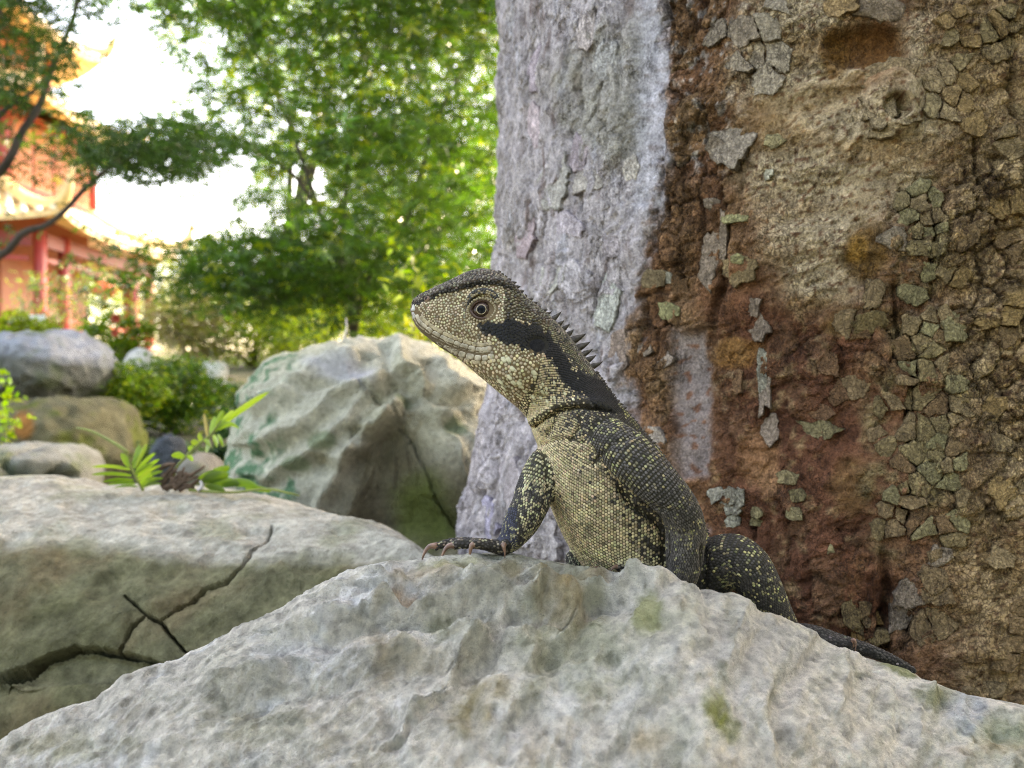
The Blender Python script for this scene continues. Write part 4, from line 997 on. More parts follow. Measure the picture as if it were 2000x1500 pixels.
def limb_tube(name, pts_px, r0, r1, tr, mat, n=18, jit=.0):
    """branch through (px, py, Y) points"""
    P_ = np.array([W(*p) for p in pts_px]); S_ = spline(P_, n)
    Vt, Ft = tube(S_, np.linspace(r0, r1, n), 8); return part(name, mesh_from(name, Vt, Ft), mat, tr)

# ---- the maple whose stems rise behind the fluted boulder
bx = W(690, 660, 6.0); gz = float(ground_z(bx[0], bx[1]))
mp = thing('maple_tree', (bx[0], bx[1], gz), 'green maple with several thin stems and a wide airy crown behind the fluted boulder', 'tree')
base = (690, 750 - gz / 6.0 * FPX, 6.0)
for tops, r0 in (([(688, 640, 6.0), (680, 580, 6.0), (640, 520, 5.9), (560, 470, 5.8), (440, 470, 5.6)], .030), ([(690, 640, 6.0), (676, 560, 6.1), (660, 500, 6.1), (672, 420, 6.2), (690, 250, 6.3), (760, 60, 6.4)], .032),
                 ([(692, 640, 6.0), (690, 570, 6.0), (650, 460, 6.2), (560, 330, 6.2), (400, 270, 6.0), (220, 300, 5.7)], .026), ([(694, 640, 6.0), (720, 540, 5.8), (800, 420, 5.7), (850, 240, 5.6), (930, 90, 5.5)], .026),
                 ([(690, 640, 6.), (660, 520, 6.4), (560, 230, 6.6), (480, 60, 6.8), (420, -120, 6.8)], .026)):
    limb_tube('stem', [base] + list(tops), r0, .010, mp, m_twig)
MA = [(330, -260), (1010, -260), (1010, 640), (880, 600), (760, 600), (700, 560), (600, 620), (500, 600), (400, 550), (358, 500), (372, 452), (450, 440), (560, 440), (640, 400), (630, 310), (560, 300), (480, 330), (430, 350), (330, 335), (210, 372), (135, 318), (172, 280), (235, 252), (330, 225), (400, 150), (340, 100), (280, 20)]
cl = clumps(MA, 240, 4.6, 7.4, GAPS)
cl = np.concatenate([cl, clumps([(520, 520), (640, 480), (760, 500), (800, 600), (700, 640), (560, 630)], 14, 5.0, 6.6)])
part('crown', leaves_at(cl, 62, (.30, .30, .06), .075, (.062, .125, .026), .55, .5, gaps=GAPS, yel=.05), m_leaf, mp)

# ---- the maple that leans in from the left, dark against the pagoda
bx = W(-420, 800, 3.4); gz = float(ground_z(bx[0], bx[1]))
ml = thing('maple_tree', (bx[0], bx[1], gz), 'dark maple branches hanging in front of the pagoda', 'tree')
lb = (-420, 750 - gz / 3.4 * FPX, 3.4)
limb_tube('trunk', [lb, (-410, 700, 3.4), (-330, 560, 3.4), (-150, 460, 3.3), (0, 335, 3.2), (40, 262, 3.2), (78, 205, 3.2), (96, 150, 3.2), (125, 80, 3.2), (150, 10, 3.2), (170, -120, 3.2)], .022, .006, ml, m_twig, 30)
limb_tube('branch', [(-330, 560, 3.4), (-120, 540, 3.3), (0, 500, 3.25), (45, 455, 3.2), (90, 440, 3.2), (130, 408, 3.2), (172, 362, 3.15), (230, 318, 3.1), (320, 285, 3.1)], .017, .005, ml, m_twig, 26)
limb_tube('branch', [(-150, 460, 3.3), (-60, 320, 3.25), (0, 225, 3.2), (40, 195, 3.2), (85, 165, 3.2)], .013, .006, ml, m_twig, 18)
limb_tube('branch', [(-200, 480, 3.3), (-60, 200, 3.2), (-10, 60, 3.2), (20, -60, 3.2)], .013, .006, ml, m_twig, 18)
cl = np.concatenate([clumps([(-260, -200), (210, -200), (200, 20), (150, 60), (125, 110), (80, 160), (50, 185), (0, 200), (-260, 260)], 85, 2.7, 3.6, GAPS[:1] + GAPS[4:5]),
                     clumps([(60, 90), (140, 70), (180, 110), (120, 130), (60, 150)], 6, 3., 3.3), clumps([(200, 310), (250, 250), (340, 235), (430, 250), (410, 310), (310, 330), (220, 345)], 32, 2.9, 3.6),
                     clumps([(-300, 300), (-60, 280), (-40, 420), (-300, 500)], 14, 3., 3.6)])
part('crown', leaves_at(cl, 50, (.13, .13, .028), .034, (.045, .095, .032), .4, .5, gaps=GAPS[:1]), m_leaf, ml)

# ---- trees farther back
def bush_tree(name, px, py, Y, rx, rz, n, base, label, cat, size, lobes=3, per=60, yel=.1, mat=None, twig=None, spread=None, grp=None, trunk_r=.1):
    c_ = W(px, py, Y); gz = float(ground_z(c_[0], c_[1])); t = thing(name, (c_[0], c_[1], gz), label, cat, grp)
    d = rng.normal(size=(n, 3)); d /= np.linalg.norm(d, axis=1)[:, None]; d *= (rng.random(n) ** .35)[:, None]
    cl = c_ + d * np.array([rx, rx * .8, rz]); cl = cl[cl[:, 2] > gz + .02]
    sp = spread or rx * .16
    part('crown', leaves_at(cl, per, (sp, sp, sp * .5), size, base, .45, .7, lobes=lobes, yel=yel, gaps=GAPS if Y > 9 else ()), mat or m_leaf, t)
    for k in range(5):
        e = c_ + rng.normal(0, .45, 3) * np.array([rx, rx * .8, rz * .6])
        if Y > 9 and lobes == 3: e = c_ + np.array([abs(e[0] - c_[0]) * .6, 0, -rz * .5 * rng.random()])
        m_ = np.array([c_[0], c_[1], gz]) * .5 + e * .5; m_[:2] = c_[:2] * .75 + e[:2] * .25
        Vt, Ft = tube(spline([[c_[0] + k * .02, c_[1], gz - .05], m_, e], 10), np.linspace(trunk_r, trunk_r * .2, 10), 7)
        part('stem', mesh_from('stem', Vt, Ft), twig or m_twig, t)
    return t
bush_tree('leafy_tree', 820, 140, 11.5, 2.3, 2.6, 260, (.16, .22, .03), 'bright yellow-green tree far behind the maple, tallest one beside the big trunk', 'tree', .085, yel=.35)
bush_tree('leafy_tree', 560, 60, 13.5, 2.6, 2.6, 220, (.085, .16, .035), 'tall mid-green tree far behind the maple, under open sky', 'tree', .09, yel=.15)
bush_tree('leafy_tree', 880, 480, 10.0, 1.5, 1.5, 170, (.11, .18, .03), 'yellow-green tree between the maple stems and the big trunk', 'tree', .075, yel=.3)
bush_tree('leafy_tree', 620, 500, 12.0, 1.7, 1.4, 170, (.055, .12, .035), 'dense green tree low behind the maple stems', 'tree', .08, yel=.08)
bush_tree('leafy_tree', 1180, 300, 13.0, 3.0, 3.4, 240, (.08, .14, .03), 'green tree hidden for the most part behind the big trunk', 'tree', .10, yel=.2)
bush_tree('dry_shrub', 368, 620, 9.5, .50, .48, 150, (.36, .28, .19), 'pale dry shrub with many thin brown twigs right of the pagoda columns', 'shrub', .045, 1, 45, .1, twig=m_twig2, trunk_r=.022)
bush_tree('sunlit_shrub', 490, 640, 10.0, .9, .42, 110, (.26, .32, .06), 'sunlit yellow-green shrub left of the fluted boulder', 'shrub', .06, 1, 50, .5, trunk_r=.02)
bush_tree('sunlit_shrub', 570, 600, 16.0, 1.0, .75, 110, (.30, .33, .12), 'pale sunlit shrub far behind the dry one', 'shrub', .10, 1, 50, .5, trunk_r=.03)
bush_tree('sunlit_shrub', 770, 610, 7.5, .9, .38, 110, (.20, .26, .05), 'bright green shrub between the maple stems and the dragon head', 'shrub', .05, 1, 50, .4, trunk_r=.015)
# ---- dense garden shrubs on the left
bush_tree('round_shrub', 330, 775, 3.4, .22, .15, 120, (.070, .135, .022), 'dense round green shrub with a dark hollow, between the rocks', 'shrub', .022, 1, 60, .12, trunk_r=.010)
bush_tree('round_shrub', 252, 760, 3.1, .13, .10, 60, (.13, .21, .028), 'light green leafy shrub leaning against the blue-grey boulder', 'shrub', .020, 1, 50, .25, trunk_r=.006)
bush_tree('round_shrub', 425, 800, 4.2, .20, .14, 80, (.045, .10, .022), 'dark green shrub beneath the sunlit white stone', 'shrub', .026, 1, 55, .06, trunk_r=.010)
bush_tree('flowering_shrub', 170, 595, 7.5, .55, .32, 50, (.13, .17, .085), 'pale green flowering shrub in front of the pagoda', 'shrub', .045, 1, 26, .08, trunk_r=.012)
fs = bush_tree('flowering_shrub', 225, 670, 5.2, .20, .16, 60, (.12, .20, .025), 'green shrub with red flowers above the blue-grey boulder', 'shrub', .035, 1, 40, .25, trunk_r=.010)
bush_tree('grassy_plant', 45, 640, 4.2, .16, .07, 30, (.30, .33, .06), 'yellow-green leafy plant behind the blue-grey boulder', 'plant', .035, 1, 30, .4, trunk_r=.006)
bush_tree('leafy_plant', -6, 805, 1.9, .035, .085, 16, (.22, .32, .03), 'bright lime leaves growing over the mossy boulder', 'plant', .020, 1, 8, .3, spread=.016, trunk_r=.003)
bush_tree('leafy_plant', 815, 560, 1.9, .07, .10, 9, (.24, .30, .03), 'young plant with yellow-green and reddish leaves behind the dragon snout', 'plant', .030, 1, 4, .5, spread=.03, trunk_r=.0025)
bush_tree('leafy_plant', 815, 650, 1.75, .05, .025, 7, (.36, .30, .03), 'yellow leaves just above the fluted boulder', 'plant', .026, 1, 4, .6, spread=.018, trunk_r=.002)

m_flw = flat_mat('red_petal', (.48, .09, .05), .5, .2, 60)
for (x, y, Y, r) in ((228, 622, 5.0, 11), (226, 651, 5.0, 8)):
    c_ = W(x, y, Y); R_ = r * Y / FPX; ps = []
    for k in range(7):
        a_ = k / 7 * 2 * math.pi; e = np.array([math.cos(a_), -.5, math.sin(a_)]); u = np.array([-math.sin(a_), 0, math.cos(a_)])
        q = np.array([[0, 0, 0], .5 * e + .35 * u, e, .5 * e - .35 * u, .45 * e + [0, -.35, 0]]) * R_ * 1.15 + c_
        ps.append((q, [np.array([[0, 1, 4], [1, 2, 4], [2, 3, 4], [3, 0, 4]])]))
    part('flower', mesh_from('flower', *join(ps), smooth=False), m_flw, fs)
bush_tree('weed_patch', 335, 905, 2.6, .15, .06, 40, (.045, .085, .022), 'low weeds in the hollow behind the fern, leaves darkened to stand for shadow', 'plant', .018, 1, 40, .05, trunk_r=.003)  # both weed patches: dark leaf colour stands in for shadow between the rocks
bush_tree('weed_patch', 448, 870, 2.3, .055, .10, 34, (.03, .075, .03), 'weeds against the left side of the fluted boulder, leaves darkened to stand for shadow', 'plant', .014, 1, 40, .04, trunk_r=.003)
# ---- small white sign plate on a stake
m_sign = flat_mat('white_plate', (.72, .73, .74), .5, .06, 20); c_ = W(73, 632, 4.4); gz = float(ground_z(c_[0], c_[1]))
sg = thing('sign', (c_[0], c_[1], gz), 'small plain white sign plate on a stake behind the blue-grey boulder', 'sign')
part('plate', mesh_from('plate', *box(c_, (.080, .012, .085)), smooth=False), m_sign, sg)
part('stake', mesh_from('stake', *box([c_[0], c_[1] + .012, (c_[2] + gz - .05) / 2], (.016, .010, c_[2] - gz + .05)), smooth=False), m_twig, sg)

# ================================================================== unseen trees, added right of and behind the camera to cut sky light
def added_shade_tree(x, y, z, rx, rz, n, label):
    gz = float(ground_z(x, y)); t = thing('added_shade_tree', (x, y, gz), label, 'tree')
    d = rng.normal(size=(n, 3)); d /= np.linalg.norm(d, axis=1)[:, None]; d *= (rng.random(n) ** .35)[:, None]
    cl = np.array([x, y, z]) + d * np.array([rx, rx, rz])
    part('crown', leaves_at(cl, 70, (.26, .26, .18), .13, (.06, .10, .022), .4, .7, lobes=3), m_leaf, t)
    Vt, Ft = tube(spline([[x, y, gz - .1], [x + .1, y, z * .5], [x, y + .1, z]], 10), np.linspace(.18, .06, 10), 10); part('trunk', mesh_from('trunk', Vt, Ft), m_twig, t)
added_shade_tree(3.6, -.2, 1.7, 2.1, 2.2, 150, 'unseen leafy tree added right of the big trunk to block sky light')
added_shade_tree(2.4, -3.6, 1.8, 2.0, 2.2, 120, 'unseen leafy tree added behind the viewer on the right to block sky light')
added_shade_tree(-1.2, -4.6, 1.6, 2.2, 2.0, 120, 'broad unseen leafy tree added behind the viewer to block sky light')
bush_tree('leafy_tree', 230, 560, 36.0, 4.5, 3.2, 130, (.33, .31, .18), 'pale tree far behind the pagoda columns', 'tree', .22, per=50, yel=.2, twig=m_twig2)

# ================================================================== fern and seedlings on the cracked boulder
m_fern = leaf_mat('fern_blade', .45, .35, (1., 1.1, .3)); m_stalk = flat_mat('green_stalk', (.16, .19, .04), .6, .2, 60); m_drys = flat_mat('brown_rootstock', (.10, .065, .045), .8, .5, 120, .2, .001)
def blade(p0, p1, w, sag=0., Yd=0., n=8, Y=.935):
    """a leaf blade between two photo pixels; a folded strip with a midrib"""
    a_, b_ = W(*p0, Y), W(*p1, Y + Yd); ax_ = b_ - a_; ln = np.linalg.norm(ax_); sd = np.cross(ax_ / ln, [0, 1., 0.25]); sd /= np.linalg.norm(sd); nn = np.cross(sd, ax_ / ln); w = w * Y / FPX; V_ = []
    for s in np.linspace(0, 1, n):
        ww = w * .5 * (math.sin(math.pi * min(1, s * .93 + .07)) ** .45); c_ = a_ + ax_ * s + np.array([0, 0, sag * ln * math.sin(math.pi * s)])
        V_ += [c_ - sd * ww + nn * ww * .3, c_ - nn * ww * .15, c_ + sd * ww + nn * ww * .3]
    i = np.arange(n - 1)[:, None] * 3; Q = np.concatenate([np.concatenate([i, i + 1, i + 4, i + 3], 1), np.concatenate([i + 1, i + 2, i + 5, i + 4], 1)])
    return np.array(V_), [Q]
def leafpart(nm, P_, col, par, mat=None):
    me = mesh_from(nm, *P_); set_col(me, np.tile(np.array(col) * rng.uniform(.8, 1.2), (len(me.vertices), 1))); return part(nm, me, mat or m_fern, par)
fb = W(278, 956, .935)
fern = thing('fern', tuple(fb), 'small bright green fern with finger-like leaflets on the cracked boulder', 'fern')
G1, G2, G3 = (.15, .25, .04), (.20, .29, .055), (.11, .19, .03)
part('rachis', mesh_from('rachis', *tube(spline([W(280, 958, .935), W(270, 940, .935), W(258, 915, .935), W(250, 888, .935), W(246, 878, .935)], 14), np.linspace(.0016, .0008, 14), 6)), m_stalk, fern)
for (a_, b_, w_, sg_, yd, c_) in (((254, 917), (178, 912), 8, .05, -.01, G2), ((256, 929), (178, 927), 8.5, .04, -.015, G1), ((260, 938), (199, 942), 8, .06, -.02, G1), ((264, 945), (208, 947), 8, .05, -.02, G3), ((268, 951), (222, 953), 7, .04, -.03, G3),
                                  ((252, 912), (236, 884), 15, .0, 0, G1), ((262, 915), (272, 868), 16, .0, .01, G3), ((264, 915), (287, 866), 9, .03, 0, G2), ((266, 922), (304, 884), 9, .05, -.01, G1), ((268, 932), (312, 896), 9, .05, -.01, G1), ((270, 938), (316, 908), 9, .06, -.015, G2),
                                  ((272, 944), (318, 920), 9, .06, -.02, G1), ((274, 948), (320, 934), 9, .05, -.02, G3), ((276, 952), (316, 945), 8, .04, -.03, G3), ((258, 905), (284, 872), 8, .03, .01, G1), ((262, 928), (300, 905), 8, .05, -.02, G3)):
    leafpart('leaflet', blade(a_, b_, w_ * .9, sg_, yd), c_, fern)
part('old_stalk', mesh_from('old_stalk', *tube(spline([W(250, 884, .935), W(228, 868, .94), W(195, 850, .95), W(172, 840, .955), W(150, 836, .96)], 14), np.linspace(.0020, .0012, 14), 6)), m_stalk, fern)
part('rootstock', mesh_from('rootstock', *join([tube(spline([W(x, y, .93) for x, y in l], 8), np.linspace(r, r * .5, 8) * .93 / FPX, 7) for l, r in [([(x0, y0), (x0 + dx_, y0 - dy_), (x0 + 1.6 * dx_, y0 - 1.7 * dy_)], r_) for x0, y0, dx_, dy_, r_ in zip(rng.uniform(314, 372, 34), rng.uniform(925, 958, 34), rng.normal(0, 9, 34), rng.uniform(2, 12, 34), rng.uniform(2., 4.5, 34))] + list((([(315, 948), (330, 930), (345, 915)], 5), ([(320, 952), (345, 946), (372, 948)], 6), ([(312, 915), (326, 908), (342, 906)], 6), ([(335, 950), (352, 930), (360, 912)], 4), ([(318, 935), (330, 920), (338, 910)], 6), ([(340, 955), (356, 942), (366, 928)], 6), ([(325, 958), (335, 940), (350, 925)], 5), ([(350, 958), (362, 952), (380, 952)], 5)))])), m_drys, fern)
sd_ = thing('seedling', tuple(W(340, 955, .935)), 'upright green seedling with long narrow leaves beside the fern', 'plant')
part('stem', mesh_from('stem', *tube(spline([W(335, 955, .935), W(342, 918, .935), (W(362, 893, .935)), W(385, 870, .935), W(410, 850, .935), W(432, 822, .935)], 16), np.linspace(.0017, .0010, 16), 6)), m_stalk, sd_)
for (a_, b_, w_, sg_, yd, c_) in (((425, 835), (527, 764), 9, .02, -.02, G2), ((425, 838), (456, 800), 9, .0, 0, G2), ((420, 842), (436, 800), 10, 0, 0, G1), ((412, 846), (420, 812), 9, 0, .01, G1), ((428, 838), (468, 838), 8, .15, -.02, G1), ((405, 852), (398, 806), 6, .0, .01, (.2, .16, .06)), ((415, 852), (425, 872), 12, .0, -.02, G2),
                                  ((405, 858), (404, 884), 10, .0, -.02, G2), ((425, 850), (436, 872), 8, 0, -.02, G1), ((388, 868), (372, 862), 10, 0, 0, G2), ((375, 880), (368, 872), 10, 0, 0, G1), ((362, 895), (334, 890), 11, .1, 0, G1), ((365, 892), (378, 898), 9, 0, -.01, G1), ((392, 862), (388, 846), 8, 0, 0, G2), ((398, 860), (412, 872), 9, 0, -.02, G2)):
    leafpart('leaf', blade(a_, b_, w_ * 1.3, sg_, yd), c_, sd_)
tr_ = thing('trailing_plant', tuple(W(375, 955, .94)), 'low plant with dark green leaves trailing right along the cracked boulder', 'plant')
part('stem', mesh_from('stem', *tube(spline([W(368, 955, .935), W(390, 940, .935), W(420, 925, .935), W(448, 908, .94)], 12), np.linspace(.0014, .0008, 12), 6)), m_stalk, tr_)
part('stem', mesh_from('stem', *tube(spline([W(370, 957, .93), W(450, 962, .92), W(520, 955, .915), W(560, 962, .91), W(585, 968, .91)], 14), np.linspace(.0018, .0009, 14), 6)), m_stalk, tr_)
for (a_, b_, w_, sg_, yd, c_) in (((385, 942), (425, 920), 14, .0, 0, G3), ((400, 935), (450, 912), 14, .02, 0, G3), ((395, 940), (448, 925), 16, .0, -.01, (.09, .16, .025)), ((410, 945), (470, 945), 16, .03, -.01, (.08, .15, .025)), ((440, 945), (505, 950), 14, .04, -.02, (.07, .14, .025)), ((400, 950), (440, 958), 12, .0, -.02, G3), ((480, 955), (530, 960), 9, .03, -.02, G3)):
    leafpart('leaf', blade(a_, b_, w_ * 1.3, sg_, yd), c_, tr_)
m_pet = flat_mat('pale_husk', (.55, .5, .5), .6, .1, 40)
hk = part('curled_husk', mesh_from('curled_husk', *tube(spline([W(386, 957, .925), W(393, 952, .925), W(394, 944, .925), W(390, 940, .925)], 10), np.linspace(.0020, .0012, 10), 6)), m_pet, tr_)
# dry curved stems that stick up behind the fluted boulder
ds_ = thing('dried_plant', tuple(W(672, 700, 1.5)), 'thin pale dry stem curving up behind the fluted boulder', 'plant')
part('stalk', mesh_from('stalk', *tube(spline([W(668, 690, 1.5), W(672, 660, 1.5), W(677, 640, 1.5), W(676, 622, 1.5)], 12), np.linspace(.0022, .0010, 12), 6)), m_pet, ds_)

# ================================================================== the water dragon
DY = .44; DS = DY / FPX                     # depth of its middle plane, metres per photo pixel there
def D(px, py, d=0.):
    """photo pixel on the dragon, d pixels behind (+) its middle plane"""
    return W(px, py, DY + d * DS)
# head, neck and trunk: sections given by back point, belly point, half width and depth
ST = [((804, 592), (803, 611), 9, 0), ((812, 581), (806, 624), 19, 0), ((826, 573), (815, 640), 28, 0), ((850, 562), (836, 660), 38, 0), ((880, 548), (866, 682), 48, 0), ((908, 534), (896, 701), 57, 0), ((938, 526), (924, 724), 65, 0),
      ((968, 530), (950, 746), 72, 0), ((996, 550), (974, 766), 79, 0), ((1024, 578), (998, 786), 82, 2), ((1054, 601), (1018, 803), 78, 4), ((1086, 629), (1034, 826), 70, 8), ((1122, 670), (1043, 852), 66, 12), ((1160, 722), (1052, 876), 72, 16),
      ((1200, 775), (1060, 916), 88, 20), ((1246, 830), (1066, 962), 104, 26), ((1288, 880), (1082, 1006), 116, 32), ((1328, 938), (1102, 1050), 122, 40), ((1362, 992), (1128, 1094), 122, 50), ((1384, 1048), (1164, 1136), 116, 60), ((1396, 1104), (1212, 1178), 106, 74), ((1404, 1160), (1272, 1212), 88, 90)]
tp = spline([s[0] for s in ST], 150); bt = spline([s[1] for s in ST], 150); hw = spline([[s[2], s[3]] for s in ST], 150)
hw[:, 0] = np.maximum(hw[:, 0], 6)
ns_ = 40; a = np.linspace(0, 2 * math.pi, ns_, endpoint=False); Vl = []
for t_, b_, (w_, dd) in zip(tp, bt, hw):
    c_ = (t_ + b_) / 2; h_ = (t_ - b_) / 2
    e = 2 / 2.25; ca = np.sign(np.cos(a)) * np.abs(np.cos(a)) ** e; sa = np.sign(np.sin(a)) * np.abs(np.sin(a)) ** e
    Vl.append(np.array([D(c_[0] + h_[0] * x, c_[1] + h_[1] * x, dd + w_ * y) for x, y in zip(ca, sa)]))
nst = len(Vl); Vl = np.concatenate(Vl + [[D(801, 601, 0)], [D(1340, 1200, 100)]])
i = np.arange(nst - 1)[:, None]; j = np.arange(ns_)[None]; j2 = (j + 1) % ns_
Ql = np.stack([i * ns_ + j, i * ns_ + j2, (i + 1) * ns_ + j2, (i + 1) * ns_ + j], -1).reshape(-1, 4); jj = np.arange(ns_); k0 = nst * ns_
Tl = np.concatenate([np.stack([np.full(ns_, k0), (jj + 1) % ns_, jj], 1), np.stack([np.full(ns_, k0 + 1), (nst - 1) * ns_ + jj, (nst - 1) * ns_ + (jj + 1) % ns_], 1)])
pieces = [(Vl, [Ql, Tl])]
SK = [np.concatenate([np.array([D((t_[0] + b_[0]) / 2, (t_[1] + b_[1]) / 2, dd)]) for t_, b_, (w_, dd) in zip(tp, bt, hw)])]
SKr = [np.linalg.norm(tp - bt, axis=1) / 2 * DS]; SKp = [np.zeros(nst, int)]
LIMBS = {  # (px, py, depth px, radius px)
    1: [(1105, 880, 20, 34), (1070, 912, -6, 40), (1046, 958, -26, 38), (1036, 985, -40, 35), (1018, 1020, -55, 33), (1000, 1050, -64, 25), (985, 1070, -70, 17)],                       # right arm, planted on the ridge
    2: [(1180, 850, -50, 40), (1232, 893, -88, 45), (1286, 946, -108, 41), (1326, 992, -102, 36), (1338, 1030, -84, 37), (1338, 1080, -78, 36), (1333, 1125, -72, 29), (1318, 1150, -66, 20)],   # left arm
    3: [(1360, 1130, 40, 60), (1420, 1095, 0, 52), (1452, 1100, -18, 46), (1474, 1130, -18, 44), (1500, 1175, -10, 38), (1530, 1220, 0, 28), (1556, 1252, 6, 20)],                               # left hind leg
    4: [(1180, 1110, 60, 40), (1135, 1100, 40, 22), (1118, 1090, 30, 15), (1122, 1110, 20, 12)],                                                                                                # right hind foot
    5: [(1350, 1150, 90, 80), (1400, 1230, 150, 52), (1480, 1330, 210, 36), (1580, 1400, 260, 26), (1700, 1470, 300, 18), (1850, 1560, 340, 10)],                                               # tail
    10: [(985, 1070, -70, 15), (940, 1062, -58, 10), (895, 1058, -56, 9), (862, 1064, -56, 8), (850, 1070, -56, 7)], 11: [(984, 1072, -70, 14), (945, 1064, -70, 10), (905, 1062, -70, 9.5), (884, 1066, -70, 8)],
    12: [(986, 1072, -72, 14), (955, 1064, -84, 11), (935, 1061, -86, 9.5), (925, 1064, -86, 8)], 13: [(990, 1070, -70, 14), (986, 1064, -90, 10), (984, 1066, -98, 8)],
    14: [(1316, 1148, -64, 18), (1280, 1124, -62, 11), (1255, 1112, -66, 10), (1244, 1112, -68, 7)], 15: [(1316, 1148, -58, 18), (1270, 1122, -48, 11), (1225, 1106, -46, 10), (1204, 1110, -48, 7)], 16: [(1316, 1148, -56, 16), (1260, 1122, -30, 10), (1190, 1108, -26, 8), (1168, 1112, -26, 6)],
    17: [(1550, 1240, 6, 24), (1590, 1236, 10, 15), (1640, 1252, 14, 14), (1690, 1268, 18, 13), (1740, 1288, 22, 11), (1786, 1312, 26, 8)], 18: [(1550, 1246, 6, 22), (1600, 1250, 0, 13), (1645, 1258, -2, 12), (1664, 1258, -2, 9)],
}
for pid, pts in LIMBS.items():
    P4 = np.array(pts, float); n_ = max(10, 7 * len(P4)); q = spline(P4, n_)
    C3 = np.array([D(*r[:3]) for r in q]); Vt, Ft = tube(C3, q[:, 3] * DS, 20); pieces.append((Vt, Ft))
    SK.append(C3); SKr.append(q[:, 3] * DS); SKp.append(np.full(n_, pid))
SK = np.concatenate(SK).reshape(-1, 3); SKr = np.concatenate(SKr); SKp = np.concatenate(SKp)
SKd = np.gradient(SK, axis=0)
for pid in np.unique(SKp):
    m = SKp == pid; SKd[m] = np.gradient(SK[m], axis=0)
SKd /= np.linalg.norm(SKd, axis=1)[:, None]
Vt, Ft = join(pieces)
tmp = bpy.data.objects.new('dragon_tmp', mesh_from('dragon_tmp', Vt, Ft)); COL.objects.link(tmp)
bm = bmesh.new(); bm.from_mesh(tmp.data); bmesh.ops.recalc_face_normals(bm, faces=bm.faces); bm.to_mesh(tmp.data); bm.free()
md = tmp.modifiers.new('r', 'REMESH'); md.mode = 'VOXEL'; md.voxel_size = .00095; md.use_smooth_shade = True
m2 = tmp.modifiers.new('s', 'SMOOTH'); m2.factor = .5; m2.iterations = 7
dg = bpy.context.evaluated_depsgraph_get(); ev = tmp.evaluated_get(dg)
body_me = bpy.data.meshes.new_from_object(ev, depsgraph=dg); body_me.name = 'body'
bpy.data.objects.remove(tmp)
nV = len(body_me.vertices)
V = np.empty(nV * 3, np.float32); body_me.vertices.foreach_get('co', V); V = V.reshape(-1, 3).astype(float)
Nn = np.empty(nV * 3, np.float32); body_me.vertices.foreach_get('normal', Nn); Nn = Nn.reshape(-1, 3).astype(float)
def part_of(P_):
    out = np.zeros(len(P_), int)
    for s in range(0, len(P_), 20000):
        q = P_[s:s + 20000]; d2 = np.linalg.norm(q[:, None] - SK[None], axis=2) / SKr[None]; out[s:s + 20000] = d2.argmin(1)
    return out
pp = proj(V); side = np.clip(-Nn[:, 1], 0, 1)      # 1 on the flank we see
near = sm(.0, .35, side)
# brow ridge, eye hollow, jowl, throat fold, mouth line
BROW = [(838, 580), (870, 569), (905, 558), (940, 550), (972, 553), (1000, 562)]
FOLD = [(1036, 836), (1060, 818), (1090, 800), (1130, 792), (1170, 796), (1205, 806)]
MOUTH = [(802, 611), (812, 634), (838, 655), (868, 671), (902, 684), (938, 692), (962, 688)]
def carve(pp, near, part0):
    d = np.zeros(len(pp)); k = near * part0
    q, t = seg_dist(pp, BROW); up = pp[:, 1] < np.interp(pp[:, 0], [a[0] for a in BROW], [a[1] for a in BROW])
    d += k * np.where(up, 8.0 * np.exp(-(q / 9) ** 2), 8.0 * np.exp(-(q / 3.2) ** 2)) * np.minimum(1, 5 * np.minimum(t, 1 - t) + .4)
    d -= k * 7 * np.exp(-(((pp[:, 0] - 935) / 46) ** 2 + ((pp[:, 1] - 590) / 30) ** 2) ** 1.5)
    d -= k * 4 * np.exp(-((pp[:, 0] - 880) / 30) ** 2 - ((pp[:, 1] - 588) / 16) ** 2)
    d += k * 8 * np.exp(-((pp[:, 0] - 1010) / 60) ** 2 - ((pp[:, 1] - 735) / 34) ** 2)
    q, t = seg_dist(pp, MOUTH); d -= k * 2.6 * np.exp(-(q / 2.6) ** 2) * sm(1, .9, t)
    q, t = seg_dist(pp, FOLD); up = pp[:, 1] < np.interp(pp[:, 0], [a[0] for a in FOLD], [a[1] for a in FOLD])
    d += k * np.where(up, 6 * np.exp(-((q - 8) / 9) ** 2), -8 * np.exp(-(q / 7) ** 2)) * np.minimum(1, 4 * (1 - t) + .1)
    d -= k * 5 * np.exp(-(((pp[:, 0] - 1051) / 20) ** 2 + ((pp[:, 1] - 674) / 17) ** 2) ** 2)
    d -= k * 2.5 * np.exp(-(((pp[:, 0] - 834) / 7) ** 2 + ((pp[:, 1] - 583) / 5) ** 2))
    # skin creases at the arm
    for l in ([(1160, 905), (1190, 870), (1240, 850)], [(1215, 960), (1260, 985), (1310, 1000)], [(1060, 868), (1100, 856), (1140, 862)]):
        q, t = seg_dist(pp, l); d -= near * 4 * np.exp(-(q / 6) ** 2)
    for l, dp, wd in (([(1205, 945), (1235, 985), (1280, 1015), (1298, 1040), (1299, 1110)], 11, 8), ([(935, 732), (985, 762), (1030, 785)], 4, 5), ([(985, 742), (1030, 768), (1080, 780)], 4, 5), ([(1090, 800), (1080, 830), (1062, 862)], 5, 6), ([(1130, 800), (1135, 830), (1110, 866)], 4, 6), ([(1372, 1060), (1376, 1110), (1374, 1160)], 9, 7), ([(1060, 880), (1070, 930), (1072, 975)], 6, 7)):
        q, t = seg_dist(pp, l); d -= near * dp * np.exp(-(q / wd) ** 2) * np.minimum(1, 5 * np.minimum(t, 1 - t) + .2)
    return d * DS
pid = SKp[part_of(V)]
V = V + Nn * carve(pp, near, (pid == 0) * 1.)[:, None]
body_me.vertices.foreach_set('co', V.astype(np.float32).ravel()); body_me.update()

